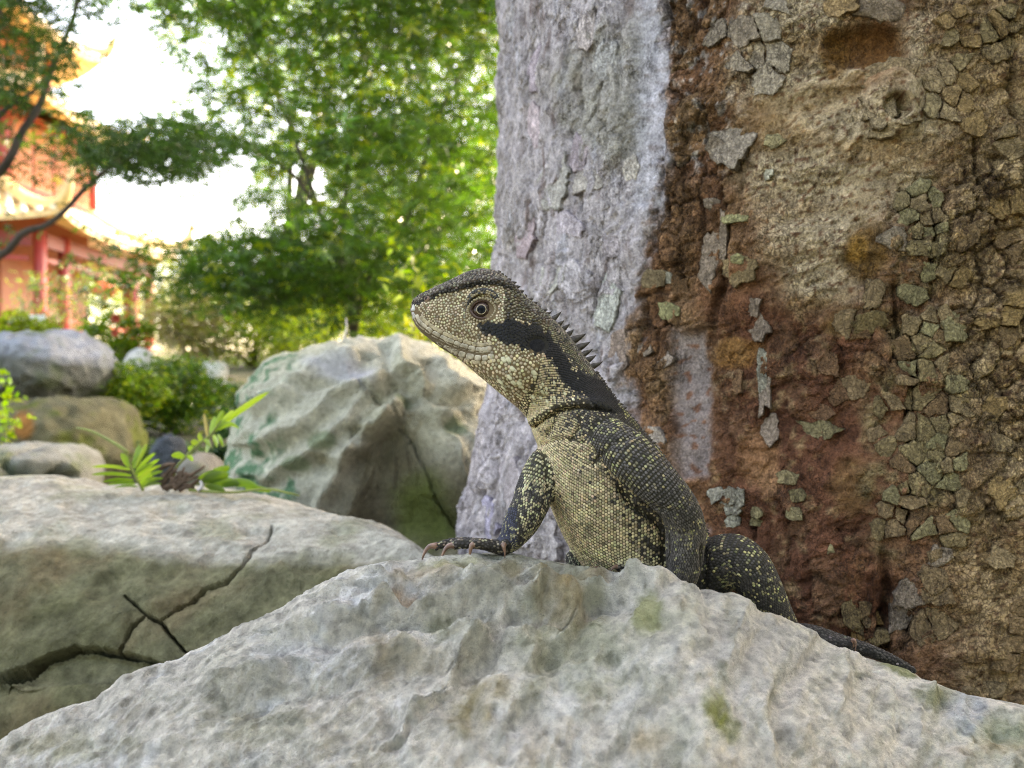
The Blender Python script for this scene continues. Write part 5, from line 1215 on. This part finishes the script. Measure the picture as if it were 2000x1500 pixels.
# ---- colour of the skin by place on the body
STRIPE = [(930, 632), (950, 628), (985, 624), (1030, 630), (1062, 640), (1080, 662), (1100, 690), (1118, 716), (1150, 735), (1180, 745), (1206, 772), (1216, 800), (1205, 808), (1165, 802), (1148, 775), (1118, 762), (1096, 738), (1078, 700), (1040, 692), (1018, 682), (985, 668), (955, 652)]
def skin(P_, Nrm, pid, jit):
    """base colour, dark share and scale size (px) at body points"""
    pp = proj(P_); px, py = pp.T; n = len(P_); side = -Nrm[:, 1]
    nz = fbm(P_, 160, 3, 2.); n2 = fbm(P_, 60, 3, 8.)
    wpp = pp + 9 * np.stack([nz, pn(P_, 160, 40.)], 1)
    C = np.tile(np.array([.42, .345, .19]), (n, 1)); dk = np.full(n, .04); sz = np.full(n, 5.1)
    k = pid == 0
    head = k & (px + .5 * (py - 600) < 1110)
    # cheek
    C[head] = (.50, .42, .275); sz[head] = 4.4; dk[head] = .02
    br = np.interp(px, [790, 838, 870, 905, 940, 972, 1000, 1040, 1100, 1160], [592, 579, 568, 557, 549, 552, 562, 612, 652, 735])
    topm = k & (wpp[:, 1] < br + 1) & (px < 1160); C[topm] = (.23, .20, .155); sz[topm] = 4.6; dk[topm] = .36
    nape = k & (px >= 985) & (wpp[:, 1] >= br) & (wpp[:, 1] < np.interp(px, [985, 1040, 1100, 1150, 1210], [622, 630, 680, 735, 800])); C[nape] = (.21, .185, .12); sz[nape] = 5.; dk[nape] = .30
    bl = k & (np.abs(wpp[:, 1] - br - 3) < 3.5) & (px < 1000); C[bl] = (.10, .085, .065); dk[bl] = .8; sz[bl] = 4.6
    lab = head & (np.abs(py - np.interp(px, [m[0] for m in MOUTH], [m[1] for m in MOUTH])) < 15) & (px < 965); C[lab] = (.47, .42, .32); sz[lab] = 8.5; dk[lab] = 0
    jowl = k & in_poly(wpp, [(905, 700), (960, 690), (1010, 690), (1050, 710), (1095, 742), (1120, 770), (1140, 790), (1060, 806), (1000, 780), (940, 740)])
    C[jowl] = (.52, .43, .27); sz[jowl] = 6.2; dk[jowl] = .02
    thr = k & in_poly(wpp, [(840, 672), (905, 700), (940, 742), (1000, 782), (1060, 808), (1040, 850), (980, 790), (900, 730)]); C[thr] = (.42, .32, .21); sz[thr] = 5.2; dk[thr] = .05
    chest = k & (px + .5 * (py - 600) >= 1110) & ~nape & ~topm
    tb = np.interp(py, [780, 830, 900, 1000, 1060, 1150], [1150, 1175, 1225, 1290, 1330, 1350])   # to the right of this the flank darkens
    dd = sm(-150, 60, wpp[:, 0] - tb + 90 * n2)
    C[chest] = np.array([.48, .39, .235]) * (1 + .25 * n2[chest])[:, None]; sz[chest] = 5.1; dk[chest] = (.07 + .70 * dd)[chest]
    low = chest & (py > 1070); C[low] = (.52, .44, .26)
    dor = chest & (px > np.interp(py, [770, 850, 900, 1000, 1060, 1160], [1190, 1250, 1290, 1355, 1375, 1385])); C[dor] = (.40, .38, .16); dk[dor] = .52; sz[dor] = 5.4
    blk = k & in_poly(wpp, [(1252, 832), (1268, 850), (1284, 884), (1296, 905), (1280, 905), (1262, 870)]); dk[blk] = 1.
    spp = pp + 15 * np.stack([nz, pn(P_, 160, 40.)], 1) + 9 * np.stack([pn(P_, 420, 4.), pn(P_, 420, 41.)], 1)
    stp = k & in_poly(spp, STRIPE) & (side > -.2); C[stp] = (.40, .36, .2); dk[stp] = .91; sz[stp] = 4.8
    for arm, y, dkv, s in ((1, (.42, .38, .23), .50, 5.2), (2, (.31, .28, .15), .70, 5.2), (3, (.40, .36, .18), .66, 5.6), (4, (.36, .35, .25), .5, 6.), (5, (.3, .3, .18), .8, 7.)):
        m = pid == arm; C[m] = y; dk[m] = dkv; sz[m] = s
    m = (pid == 1) & (py < 960); dk[m] = .32
    m = (pid == 1) & (wpp[:, 0] < np.interp(py, [960, 1080], [1022, 985])); dk[m] = .72
    m = (pid == 2) & (wpp[:, 0] < 1300) & (py < 950); dk[m] = .58
    m = pid >= 10; C[m] = (.25, .21, .15); dk[m] = .55; sz[m] = 5.
    m = pid >= 17; C[m] = (.2, .19, .17); dk[m] = .75; sz[m] = 5.2
    sz = sz * (1 + .35 * pn(P_, 55, 17.)) * np.where(k & (px > 1050), np.interp(py, [780, 900, 1050, 1120], [.86, .95, 1.12, 1.2]), 1.)
    return C, dk, sz, pp
DARK = np.array([.034, .032, .030])
C, dk, sz, _ = skin(V, Nn, pid, None)
gap = C * .14 * (1 - dk[:, None]) + dk[:, None] * DARK * .8
m = (pid == 0) & (pp[:, 0] + .5 * (pp[:, 1] - 600) < 1110) & (dk < .4); gap[m] = gap[m] * np.array([2.3, 1.9, 1.6])
set_col(body_me, np.clip(gap, .004, .6))
m_skin = attr_mat('dragon_skin', .7, 900, .25, 1400, .0004, .10)
m_scale = attr_mat('dragon_scales', .52, 700, .16, 1500, .00015, .14)
base_pt = D(1200, 1120, 30)
dragon = thing('water_dragon', tuple(base_pt), 'water dragon lizard with raised head, dark eye stripe and spiny nape, perched on pale boulder', 'lizard')
body = part('body', body_me, m_skin, dragon)

# ---- scales: thousands of small keeled shields, too many to count, in one mesh
body_me.calc_loop_triangles(); nT = len(body_me.loop_triangles)
T = np.empty(nT * 3, np.int32); body_me.loop_triangles.foreach_get('vertices', T); T = T.reshape(-1, 3)
bvh = BVHTree.FromPolygons([Vector(v) for v in V], [tuple(t) for t in T])
def on_body(px, py):
    o = Vector((0, 0, 0)); d_ = Vector(((px - 1000) / FPX, 1, (750 - py) / FPX)).normalized()
    loc, nor, idx, dist = bvh.ray_cast(o, d_)
    return (np.array(loc), np.array(nor)) if loc is not None else (None, None)
A_ = V[T[:, 1]] - V[T[:, 0]]; B_ = V[T[:, 2]] - V[T[:, 0]]; cr_ = np.cross(A_, B_); ar = np.linalg.norm(cr_, axis=1) / 2
srng = np.random.default_rng(5)
nS = 230000; ti = srng.choice(nT, nS, p=ar / ar.sum()); u, v = srng.random((2, nS)); f = u + v > 1; u[f] = 1 - u[f]; v[f] = 1 - v[f]
P_ = V[T[ti, 0]] + u[:, None] * A_[ti] + v[:, None] * B_[ti]; Nr = cr_[ti] / (np.linalg.norm(cr_[ti], axis=1)[:, None] + 1e-12)
keepm = ~((Nr[:, 1] > .75)) & (proj(P_)[:, 1] < 1260 + 90); P_, Nr = P_[keepm], Nr[keepm]
pid_s = SKp[part_of(P_)]; Cs, ds, ss, pps = skin(P_, Nr, pid_s, None)
ey = ((pps[:, 0] - 942) / 31) ** 2 + ((pps[:, 1] - 606) / 25) ** 2; ear = ((pps[:, 0] - 1051) / 21) ** 2 + ((pps[:, 1] - 674) / 18) ** 2
mq, mt = seg_dist(pps, MOUTH)
okm = ~((Nr[:, 1] < 0) & ((ey < 1) | (ear < 1) | ((mq < 18) & (pid_s == 0) & (pps[:, 0] < 955)) | (((pps[:, 0] - 834) / 8) ** 2 + ((pps[:, 1] - 583) / 6) ** 2 < 1))); P_, Nr, Cs, ds, ss, pid_s = P_[okm], Nr[okm], Cs[okm], ds[okm], ss[okm], pid_s[okm]
rad_ = ss * DS * .96; cellw = .0012; gridh = {}; sel = []
key = np.floor(P_ / cellw).astype(int)
Pl = P_.tolist(); Kl = key.tolist(); Rl = rad_.tolist()
for q in range(len(Pl)):
    kx, ky, kz = Kl[q]; r = Rl[q]; x, y, z = Pl[q]; good = True; w_ = 2 if r > cellw else 1
    for ax in range(kx - w_, kx + w_ + 1):
        for ay in range(ky - w_, ky + w_ + 1):
            for az in range(kz - w_, kz + w_ + 1):
                for s in gridh.get((ax, ay, az), ()):
                    b0 = Pl[s]; rr = .5 * (r + Rl[s])
                    if (x - b0[0]) ** 2 + (y - b0[1]) ** 2 + (z - b0[2]) ** 2 < rr * rr: good = False; break
                if not good: break
            if not good: break
        if not good: break
    if good: gridh.setdefault((kx, ky, kz), []).append(q); sel.append(q)
sel = np.array(sel); Ps, Ns, Rs_ = P_[sel].copy(), Nr[sel].copy(), rad_[sel]
for it in range(4):                         # let them settle
    kd = KDTree(len(Ps))
    for q, p in enumerate(Ps): kd.insert(p, q)
    kd.balance(); mv = np.zeros_like(Ps)
    for q in range(len(Ps)):
        p = Ps[q]
        for co, s, dist in kd.find_n(p, 8):
            if s == q or dist < 1e-9: continue
            tgt = .5 * (Rs_[q] + Rs_[s]) * 1.22
            if dist < tgt: mv[q] += (p - np.array(co)) / dist * (tgt - dist) * .30
    Ps = Ps + mv
    for q in range(len(Ps)):
        loc, nor, idx, dist = bvh.find_nearest(Ps[q]); Ps[q] = loc; Ns[q] = nor
# neck, trunk and limbs: rows of scales round the body, every other row shifted by half a scale
LP, LN, LR, LI = [], [], [], []
def ring_rows(cen, rad_fn, count, own, girth):
    """cen: callable u -> ring points; walks along u placing rows"""
    u = 0.; row = 0
    while u < 1.:
        pitch = girth(u) / count
        for k in range(count):
            q = cen(u, (k + .5 * (row % 2) + srng.normal(0, .05)) / count * 2 * math.pi)
            loc, nor, idx, dist = bvh.find_nearest(q)
            if loc is None or dist > 9 * DS or nor[1] > .75: continue
            LP.append(loc); LN.append(nor); LR.append(pitch); LI.append(own)
        u += pitch * .84 / rad_fn; row += 1
tpl, btl, hwl = tp, bt, hw; i0 = int(np.argmin(np.abs(tp[:, 0] - 1075)))
arc = np.linalg.norm(np.diff((tp + bt) / 2, axis=0), axis=1)[i0:].sum() * DS
def torso_ring(u, ph):
    x = i0 + u * (len(tpl) - 2 - i0); i = int(x); f = x - i
    t_ = tpl[i] * (1 - f) + tpl[i + 1] * f; b_ = btl[i] * (1 - f) + btl[i + 1] * f; w_, dd = hwl[i] * (1 - f) + hwl[i + 1] * f; c_ = (t_ + b_) / 2; h_ = (t_ - b_) / 2
    return Vector(D(c_[0] + h_[0] * math.cos(ph), c_[1] + h_[1] * math.cos(ph), dd + w_ * math.sin(ph)))
def torso_girth(u):
    i = int(i0 + u * (len(tpl) - 2 - i0)); h_ = np.linalg.norm(tpl[i] - btl[i]) / 2; return 2 * math.pi * math.sqrt((h_ * h_ + hwl[i][0] ** 2) / 2) * DS
ring_rows(torso_ring, arc, 122, 0, torso_girth)
for pid_l, cnt in ((1, 42), (2, 46), (3, 50), (4, 22), (5, 40)):
    q4 = spline(np.array(LIMBS[pid_l], float), 60); c3 = np.array([D(*r[:3]) for r in q4]); T3 = np.gradient(c3, axis=0); T3 /= np.linalg.norm(T3, axis=1)[:, None]
    a3 = np.cross(T3, [0, 0, 1.]); a3 /= np.linalg.norm(a3, axis=1)[:, None]; b3 = np.cross(T3, a3)
    def lr_(u, ph, c3=c3, a3=a3, b3=b3, q4=q4):
        i = min(59, int(u * 59.99)); j = min(59, i + 1); f = u * 59.99 - i; f = min(max(f, 0), 1)
        c_ = c3[i] * (1 - f) + c3[j] * f; r = q4[i, 3] * DS; return Vector(c_ + r * (a3[i] * math.cos(ph) + b3[i] * math.sin(ph)))
    ring_rows(lr_, np.linalg.norm(np.diff(c3, axis=0), axis=1).sum(), cnt, pid_l, lambda u, q4=q4: 2 * math.pi * q4[min(59, int(u * 59.99)), 3] * DS)
LP, LN, LR, LI = np.array(LP), np.array(LN), np.array(LR), np.array(LI)
own = SKp[part_of(LP)]; ok = own == LI; LP, LN, LR, LI = LP[ok], LN[ok], LR[ok], LI[ok]
pr_ = proj(LP); st0 = (tp[i0] + bt[i0]) / 2
ep = ((pr_[:, 0] - 1051) / 21) ** 2 + ((pr_[:, 1] - 674) / 18) ** 2; ok = ~((ep < 1) & (LI == 0)); LP, LN, LR = LP[ok], LN[ok], LR[ok]
# drop the scattered scales wherever rows took over
kd = KDTree(len(LP))
for q, p in enumerate(LP): kd.insert(p, q)
kd.balance(); keepq = np.array([kd.find(p)[2] > r * .95 for p, r in zip(Ps, Rs_)])
Ps = np.concatenate([Ps[keepq], LP]); Ns = np.concatenate([Ns[keepq], LN]); Rs_ = np.concatenate([Rs_[keepq], np.minimum(LR, 9.5 * DS) / 1.22])
si = part_of(Ps); pid_s = SKp[si]; Cs, ds, ss, pps = skin(Ps, Ns, pid_s, None)
n_ = len(Ps); flow = SKd[si]; flow = flow - Ns * (flow * Ns).sum(1)[:, None]; flow /= np.linalg.norm(flow, axis=1)[:, None] + 1e-9
lat = np.cross(Ns, flow)
# colour each scale light or dark
pat = pn(Ps, 210, 6.) + .55 * pn(Ps, 520, 9.)                       # blotches run over several scales
isd = srng.random(n_) * .55 + .45 * np.clip(.5 + .9 * pat, 0, 1) < ds
tone = 1 + .55 * pn(Ps, 120, 3.) + .35 * pn(Ps, 330, 13.)
Cc = Cs * tone[:, None] * srng.uniform(.66, 1.22, (n_, 1)) * (1 + srng.normal(0, .05, (n_, 3)))
dkc = DARK * srng.uniform(.6, 2.0, (n_, 1)) * np.array([1.05, 1.0, .98]); dkc[pid_s == 2] *= 1.75; dkc[(pid_s == 0) & (pps[:, 0] < 1160)] *= 1.3; Cc[isd] = dkc[isd]
mid = (~isd) & (srng.random(n_) < .85 * ds + .06); Cc[mid] = Cc[mid] * .45 + dkc[mid] * .55
hd = (pid_s == 0) & (pps[:, 0] < 1000); 
big = (pid_s == 0) & in_poly(pps, [(930, 705), (1000, 700), (1090, 745), (1125, 785), (1040, 790), (980, 765)]) & (srng.random(n_) < .08)
Cc[big] = np.array([.60, .56, .38]) * srng.uniform(.85, 1.1, (big.sum(), 1))
st_ = in_poly(pps, STRIPE) & (pid_s == 0) & isd; Cc[st_] = np.array([.013, .013, .015]) * srng.uniform(.6, 1.6, (st_.sum(), 1))
blue = (pid_s == 1) & (pps[:, 1] > 990) & (pps[:, 0] < 1010) & isd; Cc[blue] = np.array([.030, .032, .048]) * srng.uniform(.7, 1.6, (blue.sum(), 1))
rr = Rs_ * .64 * srng.uniform(.92, 1.06, n_); rr[big] *= 1.7
el = np.where(pid_s == 0, 1.06, 1.16); el[big] = 1.35; hh_ = np.where(pid_s == 0, .26, .36); hh_[hd] = .20; hh_ = np.where(np.isin(pid_s, [0]) & (Cs[:, 0] < .25), .8, hh_)
ang6 = np.arange(6) / 6 * 2 * math.pi
tmpl = np.concatenate([np.stack([np.cos(ang6), np.sin(ang6), np.full(6, -.12)], 1), np.stack([.66 * np.cos(ang6) + .08, .66 * np.sin(ang6), np.full(6, .72)], 1), [[.22, 0, 1.0]]])
tmpl[:6, 2] += .16 * tmpl[:6, 0]; tmpl[6:12, 2] += .30 * tmpl[6:12, 0]; tmpl[12] = (.42, 0, 1.05)
tf = []
for k in range(6):
    k2 = (k + 1) % 6; tf += [[k, k2, 6 + k2], [k, 6 + k2, 6 + k], [6 + k, 6 + k2, 12]]
tf = np.array(tf)
Vs = Ps[:, None] + (tmpl[None, :, 0:1] * (rr * el)[:, None, None]) * flow[:, None] + (tmpl[None, :, 1:2] * (rr / np.sqrt(el))[:, None, None]) * lat[:, None] + (tmpl[None, :, 2:3] * (rr * hh_)[:, None, None]) * Ns[:, None]
Fs = (np.arange(n_) * 13)[:, None, None] + tf[None]
Cv = np.repeat(Cc[:, None], 13, 1); Cv[:, :6] *= .42; Cv = Cv.reshape(-1, 3)
sme = mesh_from('scales', Vs.reshape(-1, 3), Fs.reshape(-1, 3)); set_col(sme, np.clip(Cv, .004, .7))
so_ = part('scales', sme, m_scale, body); so_['kind'] = 'stuff'
print('scales', n_, 'body verts', nV)

# ---- lip shields along the mouth
m_lip = flat_mat('lip_shield', (.44, .385, .30), .6, .45, 330, .12, .0002); m_lip2 = flat_mat('cheek_shield', (.40, .33, .225), .6, .45, 330, .12, .0002)
mo = spline(MOUTH, 60); mo_l = np.concatenate([[0], np.cumsum(np.linalg.norm(np.diff(mo, axis=0), axis=1))])
def shield(c2, u2, w_, h_, mat, name, par, thick=2.6):
    """a small pillow plate lying on the body at photo pixel c2, long side along u2"""
    v2 = np.array([-u2[1], u2[0]]); ring = []
    for s in np.linspace(0, 2 * math.pi, 12, endpoint=False):
        e = .55; x = np.sign(math.cos(s)) * abs(math.cos(s)) ** e * w_ / 2; y = np.sign(math.sin(s)) * abs(math.sin(s)) ** e * h_ / 2; ring.append(c2 + u2 * x + v2 * y)
    c3, n3 = on_body(*c2)
    if c3 is None: return
    pts = [on_body(*q)[0] for q in ring]; pts = [p if p is not None else c3 for p in pts]; pts = np.array(pts)
    pts = c3 + (pts - c3) * np.minimum(1, (1.3 * max(w_, h_) * DS) / (np.linalg.norm(pts - c3, axis=1)[:, None] + 1e-9))
    Vp = np.concatenate([pts - n3 * 1.5 * DS, c3 + (pts - c3) * .96 + n3 * thick * .55 * DS, c3 + (pts - c3) * .62 + n3 * thick * DS, [c3 + n3 * thick * 1.1 * DS]]); k = 12; j = np.arange(k); j2 = (j + 1) % k
    Q = np.concatenate([np.stack([r * k + j, r * k + j2, (r + 1) * k + j2, (r + 1) * k + j], 1) for r in range(2)]); Tt = np.stack([2 * k + j, 2 * k + j2, np.full(k, 3 * k)], 1)
    part(name, mesh_from(name, Vp, [Q, Tt]), mat, par)
for row, off_, hgt in ((0, -7.8, 12.5), (1, 7.4, 11.5), (2, -18., 8.), (3, 16.4, 7.5)):
    L0 = (6., 12., 16., 24.)[row]
    while L0 < mo_l[-1] - 4:
        wl = (11 + 5 * math.sin(math.pi * L0 / mo_l[-1])) * rng.uniform(.85, 1.15) * (1. if row < 2 else .7)
        i_ = np.searchsorted(mo_l, L0 + wl / 2); i_ = min(i_, 58); u2 = mo[i_ + 1] - mo[i_]; u2 /= np.linalg.norm(u2); v2 = np.array([-u2[1], u2[0]])
        if v2[1] < 0: v2 = -v2
        shield(mo[i_] + v2 * off_, u2, wl * 1.0, hgt, m_lip if row < 2 else m_lip2, 'lip_shield', body, .6); L0 += wl
m_chin = flat_mat('pale_snout_shield', (.44, .42, .38), .4, .1, 300)
shield(np.array([806., 600.]), np.array([.2, .98]), 16, 9, m_chin, 'snout_shield', body, 1.2); shield(np.array([807., 616.]), np.array([.35, .94]), 13, 8, m_chin, 'snout_shield', body, 1.2)

# ---- eye
m_eye = flat_mat('eye_brown', (.040, .022, .015), .15, .4, 900, .3); m_pup = flat_mat('pupil', (.004, .004, .006), .08, 0, 10, .15); m_iris = flat_mat('iris_ring', (.42, .33, .20), .3, .2, 900)
m_lid = flat_mat('eyelid_skin', (.29, .235, .15), .6, .4, 900, .1, .0003); m_lidd = flat_mat('dark_eyelid_fold', (.035, .033, .03), .6, .3, 900); m_lidp = flat_mat('pink_eyelid', (.09, .05, .035), .5, .3, 1200, .35, .0002)
EP, EN = on_body(941, 606); EN = np.array([-.10, -.985, .14]); EN /= np.linalg.norm(EN)
ex = np.array([1., 0, 0]); ex -= EN * (ex @ EN); ex /= np.linalg.norm(ex); ez = np.cross(ex, EN); ez = ez if ez[2] > 0 else -ez
EC = EP - EN * 12 * DS
def uvs(c_, r, n=24, m_=14):
    t = np.linspace(0, math.pi, m_); p = np.linspace(0, 2 * math.pi, n, endpoint=False); Vv = np.array([[math.sin(a_) * math.cos(b_), math.sin(a_) * math.sin(b_), math.cos(a_)] for b_ in p for a_ in t]) * r
    return Vv + c_, [grid_faces(n, m_, True)]
eye = part('eyeball', mesh_from('eyeball', *uvs(EC, 20.5 * DS)), m_eye, dragon)
def oval(rx, ry, cx=0, cy=0, a0=0, a1=2 * math.pi, n=40, lift=0., closed=True, pinch=0.):
    t = np.linspace(a0, a1, n, endpoint=not closed); x = cx + rx * np.cos(t); y = cy + ry * np.sin(t) * (1 - pinch * np.abs(np.cos(t)) ** 3)
    return np.array([EC + (ex * a_ + ez * b_) * DS + EN * np.sqrt(max(0, (22.5 + lift) ** 2 - min(a_ * a_ + b_ * b_, 500))) * DS for a_, b_ in zip(x, y)])
def ringtube(pts, r, closed=True):
    if not closed: return tube(pts, r, 8)
    n = len(pts); T_ = np.roll(pts, -1, 0) - np.roll(pts, 1, 0); T_ /= np.linalg.norm(T_, axis=1)[:, None]; a_ = np.cross(T_, EN); a_ /= np.linalg.norm(a_, axis=1)[:, None]; b_ = np.cross(T_, a_)
    s = np.arange(8) / 8 * 2 * math.pi; Vv = pts[:, None] + r * (np.cos(s)[None, :, None] * a_[:, None] + np.sin(s)[None, :, None] * b_[:, None])
    i = np.arange(n)[:, None]; j = np.arange(8)[None]; F_ = np.stack([i * 8 + j, i * 8 + (j + 1) % 8, (i + 1) % n * 8 + (j + 1) % 8, (i + 1) % n * 8 + j], -1).reshape(-1, 4); return Vv.reshape(-1, 3), [F_]
def disc(r, lift):
    t = np.linspace(0, 2 * math.pi, 28, endpoint=False); rg = [EC + (ex * math.cos(a_) * r + ez * math.sin(a_) * r) * DS + EN * (math.sqrt(20.5 ** 2 - r * r) + lift) * DS for a_ in t]
    Vv = np.array(rg + [EC + EN * (20.5 + lift) * DS]); j = np.arange(28); return Vv, [np.stack([j, (j + 1) % 28, np.full(28, 28)], 1)]
part('pupil', mesh_from('pupil', *disc(8.2, .5)), m_pup, eye)
t = np.linspace(0, 2 * math.pi, 36, endpoint=False); part('iris_ring', mesh_from('iris_ring', *ringtube(np.array([EC + (ex * math.cos(a_) + ez * math.sin(a_)) * 8.8 * DS + EN * math.sqrt(20.5 ** 2 - 78) * DS for a_ in t]), .8 * DS)), m_iris, eye)
part('inner_eyelid', mesh_from('inner_eyelid', *ringtube(oval(21.5, 17.5, 1, 1, pinch=.25), 2.4 * DS)), m_lidp, dragon)
part('eyelid', mesh_from('eyelid', *ringtube(oval(26, 21.5, 1, 0, lift=1., pinch=.25), 3.2 * DS)), m_lid, dragon)
part('eyelid_fold', mesh_from('eyelid_fold', *ringtube(oval(31, 27, 1, 0, lift=1.), 2.4 * DS)), m_lidd, dragon)
part('upper_lid', mesh_from('upper_lid', *tube(oval(31, 30, 2, 5, .25, math.pi - .15, 26, 2.0, False), np.concatenate([np.linspace(1.5, 4.2, 8), np.full(10, 4.2), np.linspace(4.2, 1.5, 8)]) * DS, 8)), m_lid, dragon)
part('upper_lid_fold', mesh_from('upper_lid_fold', *tube(oval(35, 36, 2, 5, .1, math.pi - .1, 26, 2.5, False), np.concatenate([np.linspace(1, 2.6, 8), np.full(10, 2.6), np.linspace(2.6, 1, 8)]) * DS, 8)), m_lidd, dragon)
# little scales round the lid
for s in np.linspace(0, 2 * math.pi, 30, endpoint=False):
    p = EC + (ex * 26.5 * math.cos(s) + ez * 22 * math.sin(s) * (1 - .25 * abs(math.cos(s)) ** 3)) * DS + EN * 15.5 * DS
    Vv, Ff = uvs(np.zeros(3), 2.7 * DS, 8, 6); part('lid_scale', mesh_from('lid_scale', Vv * np.array([1, .8, 1]) + p + EN * 1. * DS, Ff), m_lid, dragon)

for lift_, (rx_, ry_), rr_ in ((5.5, (29, 27.5), 2.3), (5.8, (32.5, 32), 2.3)):
    for q in oval(rx_, ry_, 2, 5, .3, math.pi - .2, 17, lift_, False):
        Vv, Ff = uvs(np.zeros(3), rr_ * DS, 8, 6); part('lid_scale', mesh_from('lid_scale', Vv * np.array([1.15, .7, 1]) + q, Ff), m_lid if rng.random() < .7 else m_lidd, dragon)

# ---- ear, nostril
m_ear = flat_mat('ear_drum', (.020, .020, .023), .8, .4, 900, .05, .0003); m_nos = flat_mat('nostril_dark', (.02, .008, .006), .7, .1, 100); m_nosr = flat_mat('nostril_rim', (.20, .12, .085), .55, .3, 900)
def disc_on(px, py, rx, ry, name, mat, lift=0.6, dome=3.):
    c3, n3 = on_body(px, py); n3 = n3 / np.linalg.norm(n3); a_ = np.array([1., 0, 0]); a_ -= n3 * (a_ @ n3); a_ /= np.linalg.norm(a_); b_ = np.cross(n3, a_); V_ = []
    for f_, h_ in ((1, -1.5), (.8, .3 * dome), (.45, .8 * dome), (0, dome)):
        for s in (np.linspace(0, 2 * math.pi, 20, endpoint=False) if f_ else [0]): V_.append(c3 + (a_ * rx * f_ * math.cos(s) + b_ * ry * f_ * math.sin(s) + n3 * (lift + h_)) * DS)
    j = np.arange(20); j2 = (j + 1) % 20; Q = np.concatenate([np.stack([r * 20 + j, r * 20 + j2, (r + 1) * 20 + j2, (r + 1) * 20 + j], 1) for r in range(2)]); Tt = np.stack([40 + j, 40 + j2, np.full(20, 60)], 1)
    return part(name, mesh_from(name, np.array(V_), [Q, Tt]), mat, dragon)
disc_on(1051, 674, 22, 18, 'ear_drum', m_ear, .4, 1.5)
disc_on(834, 583, 8.5, 6.5, 'nostril_rim', m_nosr, 1.0, 2.2); disc_on(834, 583.5, 4.4, 3.8, 'nostril', m_nos, 3.2, .8)

# ---- crest of spines on the nape and back
m_sp = flat_mat('crest_spine', (.075, .065, .055), .6, .4, 600, .12)
def spine(px, py, tx, ty, wd, dpt):
    """flat curved blade from base (px,py) to tip (tx,ty)"""
    b0, t0 = np.array([px, py], float), np.array([tx, ty], float); t0 = b0 + (t0 - b0) * rng.uniform(.72, .98); ax_ = t0 - b0; ln = np.linalg.norm(ax_); ax_ /= ln; pr = np.array([-ax_[1], ax_[0]]); 
    if pr[1] < 0: pr = -pr
    V_ = []; n = 6
    for s in np.linspace(-.45, 1, n):
        w_ = wd * (1 - max(s, 0) ** 1.3) * .5 + .2; cpt = b0 + ax_ * ln * s - pr * math.sin(max(s, 0) * 1.57) * ln * .10 * -1
        for (o, q) in ((-1, 0), (0, -1), (1, 0), (0, 1)):
            e = cpt + pr * o * w_; V_.append(D(e[0], e[1], dpt + q * (wd * .26 * (1 - .8 * max(s, 0)))))
    i = np.arange(n - 1)[:, None]; j = np.arange(4)[None]; Q = np.stack([i * 4 + j, i * 4 + (j + 1) % 4, (i + 1) * 4 + (j + 1) % 4, (i + 1) * 4 + j], -1).reshape(-1, 4)
    part('crest_spine', mesh_from('crest_spine', np.array(V_), [Q, np.array([[0, 1, 2], [0, 2, 3], [20, 22, 21], [20, 23, 22]])]), m_sp, dragon)
for (x, y, tx, ty, w_) in ((1068, 614, 1079, 606, 8), (1080, 623, 1096, 606, 11), (1092, 633, 1103, 623, 9), (1101, 642, 1115, 628, 10), (1111, 652, 1123, 639, 10), (1122, 663, 1147, 647, 15), (1132, 678, 1157, 662, 14), (1141, 691, 1158, 679, 11), (1148, 703, 1166, 690, 12), (1157, 716, 1178, 703, 12)):
    spine(x, y, tx, ty, w_, rng.normal(0, 3) + 8)
dors = np.concatenate([spline([(975, 531), (1000, 550), (1030, 580), (1062, 606)], 12), spline([(1166, 728), (1200, 774), (1246, 830), (1288, 880), (1328, 938), (1362, 992), (1384, 1048)], 52)])
for k_, (x, y) in enumerate(dors[:-1]):
    tdir = dors[k_ + 1] - dors[k_]; tdir = tdir / (np.linalg.norm(tdir) + 1e-9); nr2 = np.array([tdir[1], -tdir[0]])
    ln = rng.uniform(3, 8) if k_ < 12 else rng.uniform(2.5, 6.5); dp = float(np.interp(x, [p[0][0] for p in ST], [p[3] for p in ST]))
    e = np.array([x, y]) + nr2 * ln + tdir * ln * .5; spine(x, y, e[0], e[1], 7, dp + rng.normal(0, 5))

# ---- claws
m_claw = flat_mat('claw', (.16, .085, .055), .32, .45, 260, .5)
def claw(pts, r):
    q = spline(np.array(pts, float), 10); V_, F_ = tube(np.array([D(*p) for p in q]), np.linspace(r, .5, 10) * DS, 8); part('claw', mesh_from('claw', V_, F_), m_claw, dragon)
claw([(854, 1066, -56), (838, 1068, -60), (828, 1082, -64), (823, 1101, -66)], 7); claw([(888, 1065, -70), (874, 1068, -74), (865, 1082, -78), (859, 1103, -80)], 7)
claw([(927, 1064, -86), (921, 1066, -92), (918, 1080, -94), (917, 1099, -94)], 7); claw([(984, 1064, -98), (984, 1068, -102), (986, 1078, -103), (986, 1092, -102)], 6)
claw([(1246, 1111, -68), (1240, 1110, -72), (1234, 1118, -74), (1230, 1126, -74)], 5.5); claw([(1208, 1109, -48), (1202, 1106, -52), (1195, 1112, -54), (1190, 1122, -54)], 5); claw([(1170, 1111, -26), (1164, 1108, -30), (1158, 1116, -32)], 4.5)
claw([(1664, 1262, -4), (1666, 1250, -8), (1671, 1254, -12), (1670, 1282, -14)], 5); claw([(1780, 1316, 26), (1792, 1322, 26), (1798, 1332, 26)], 5)
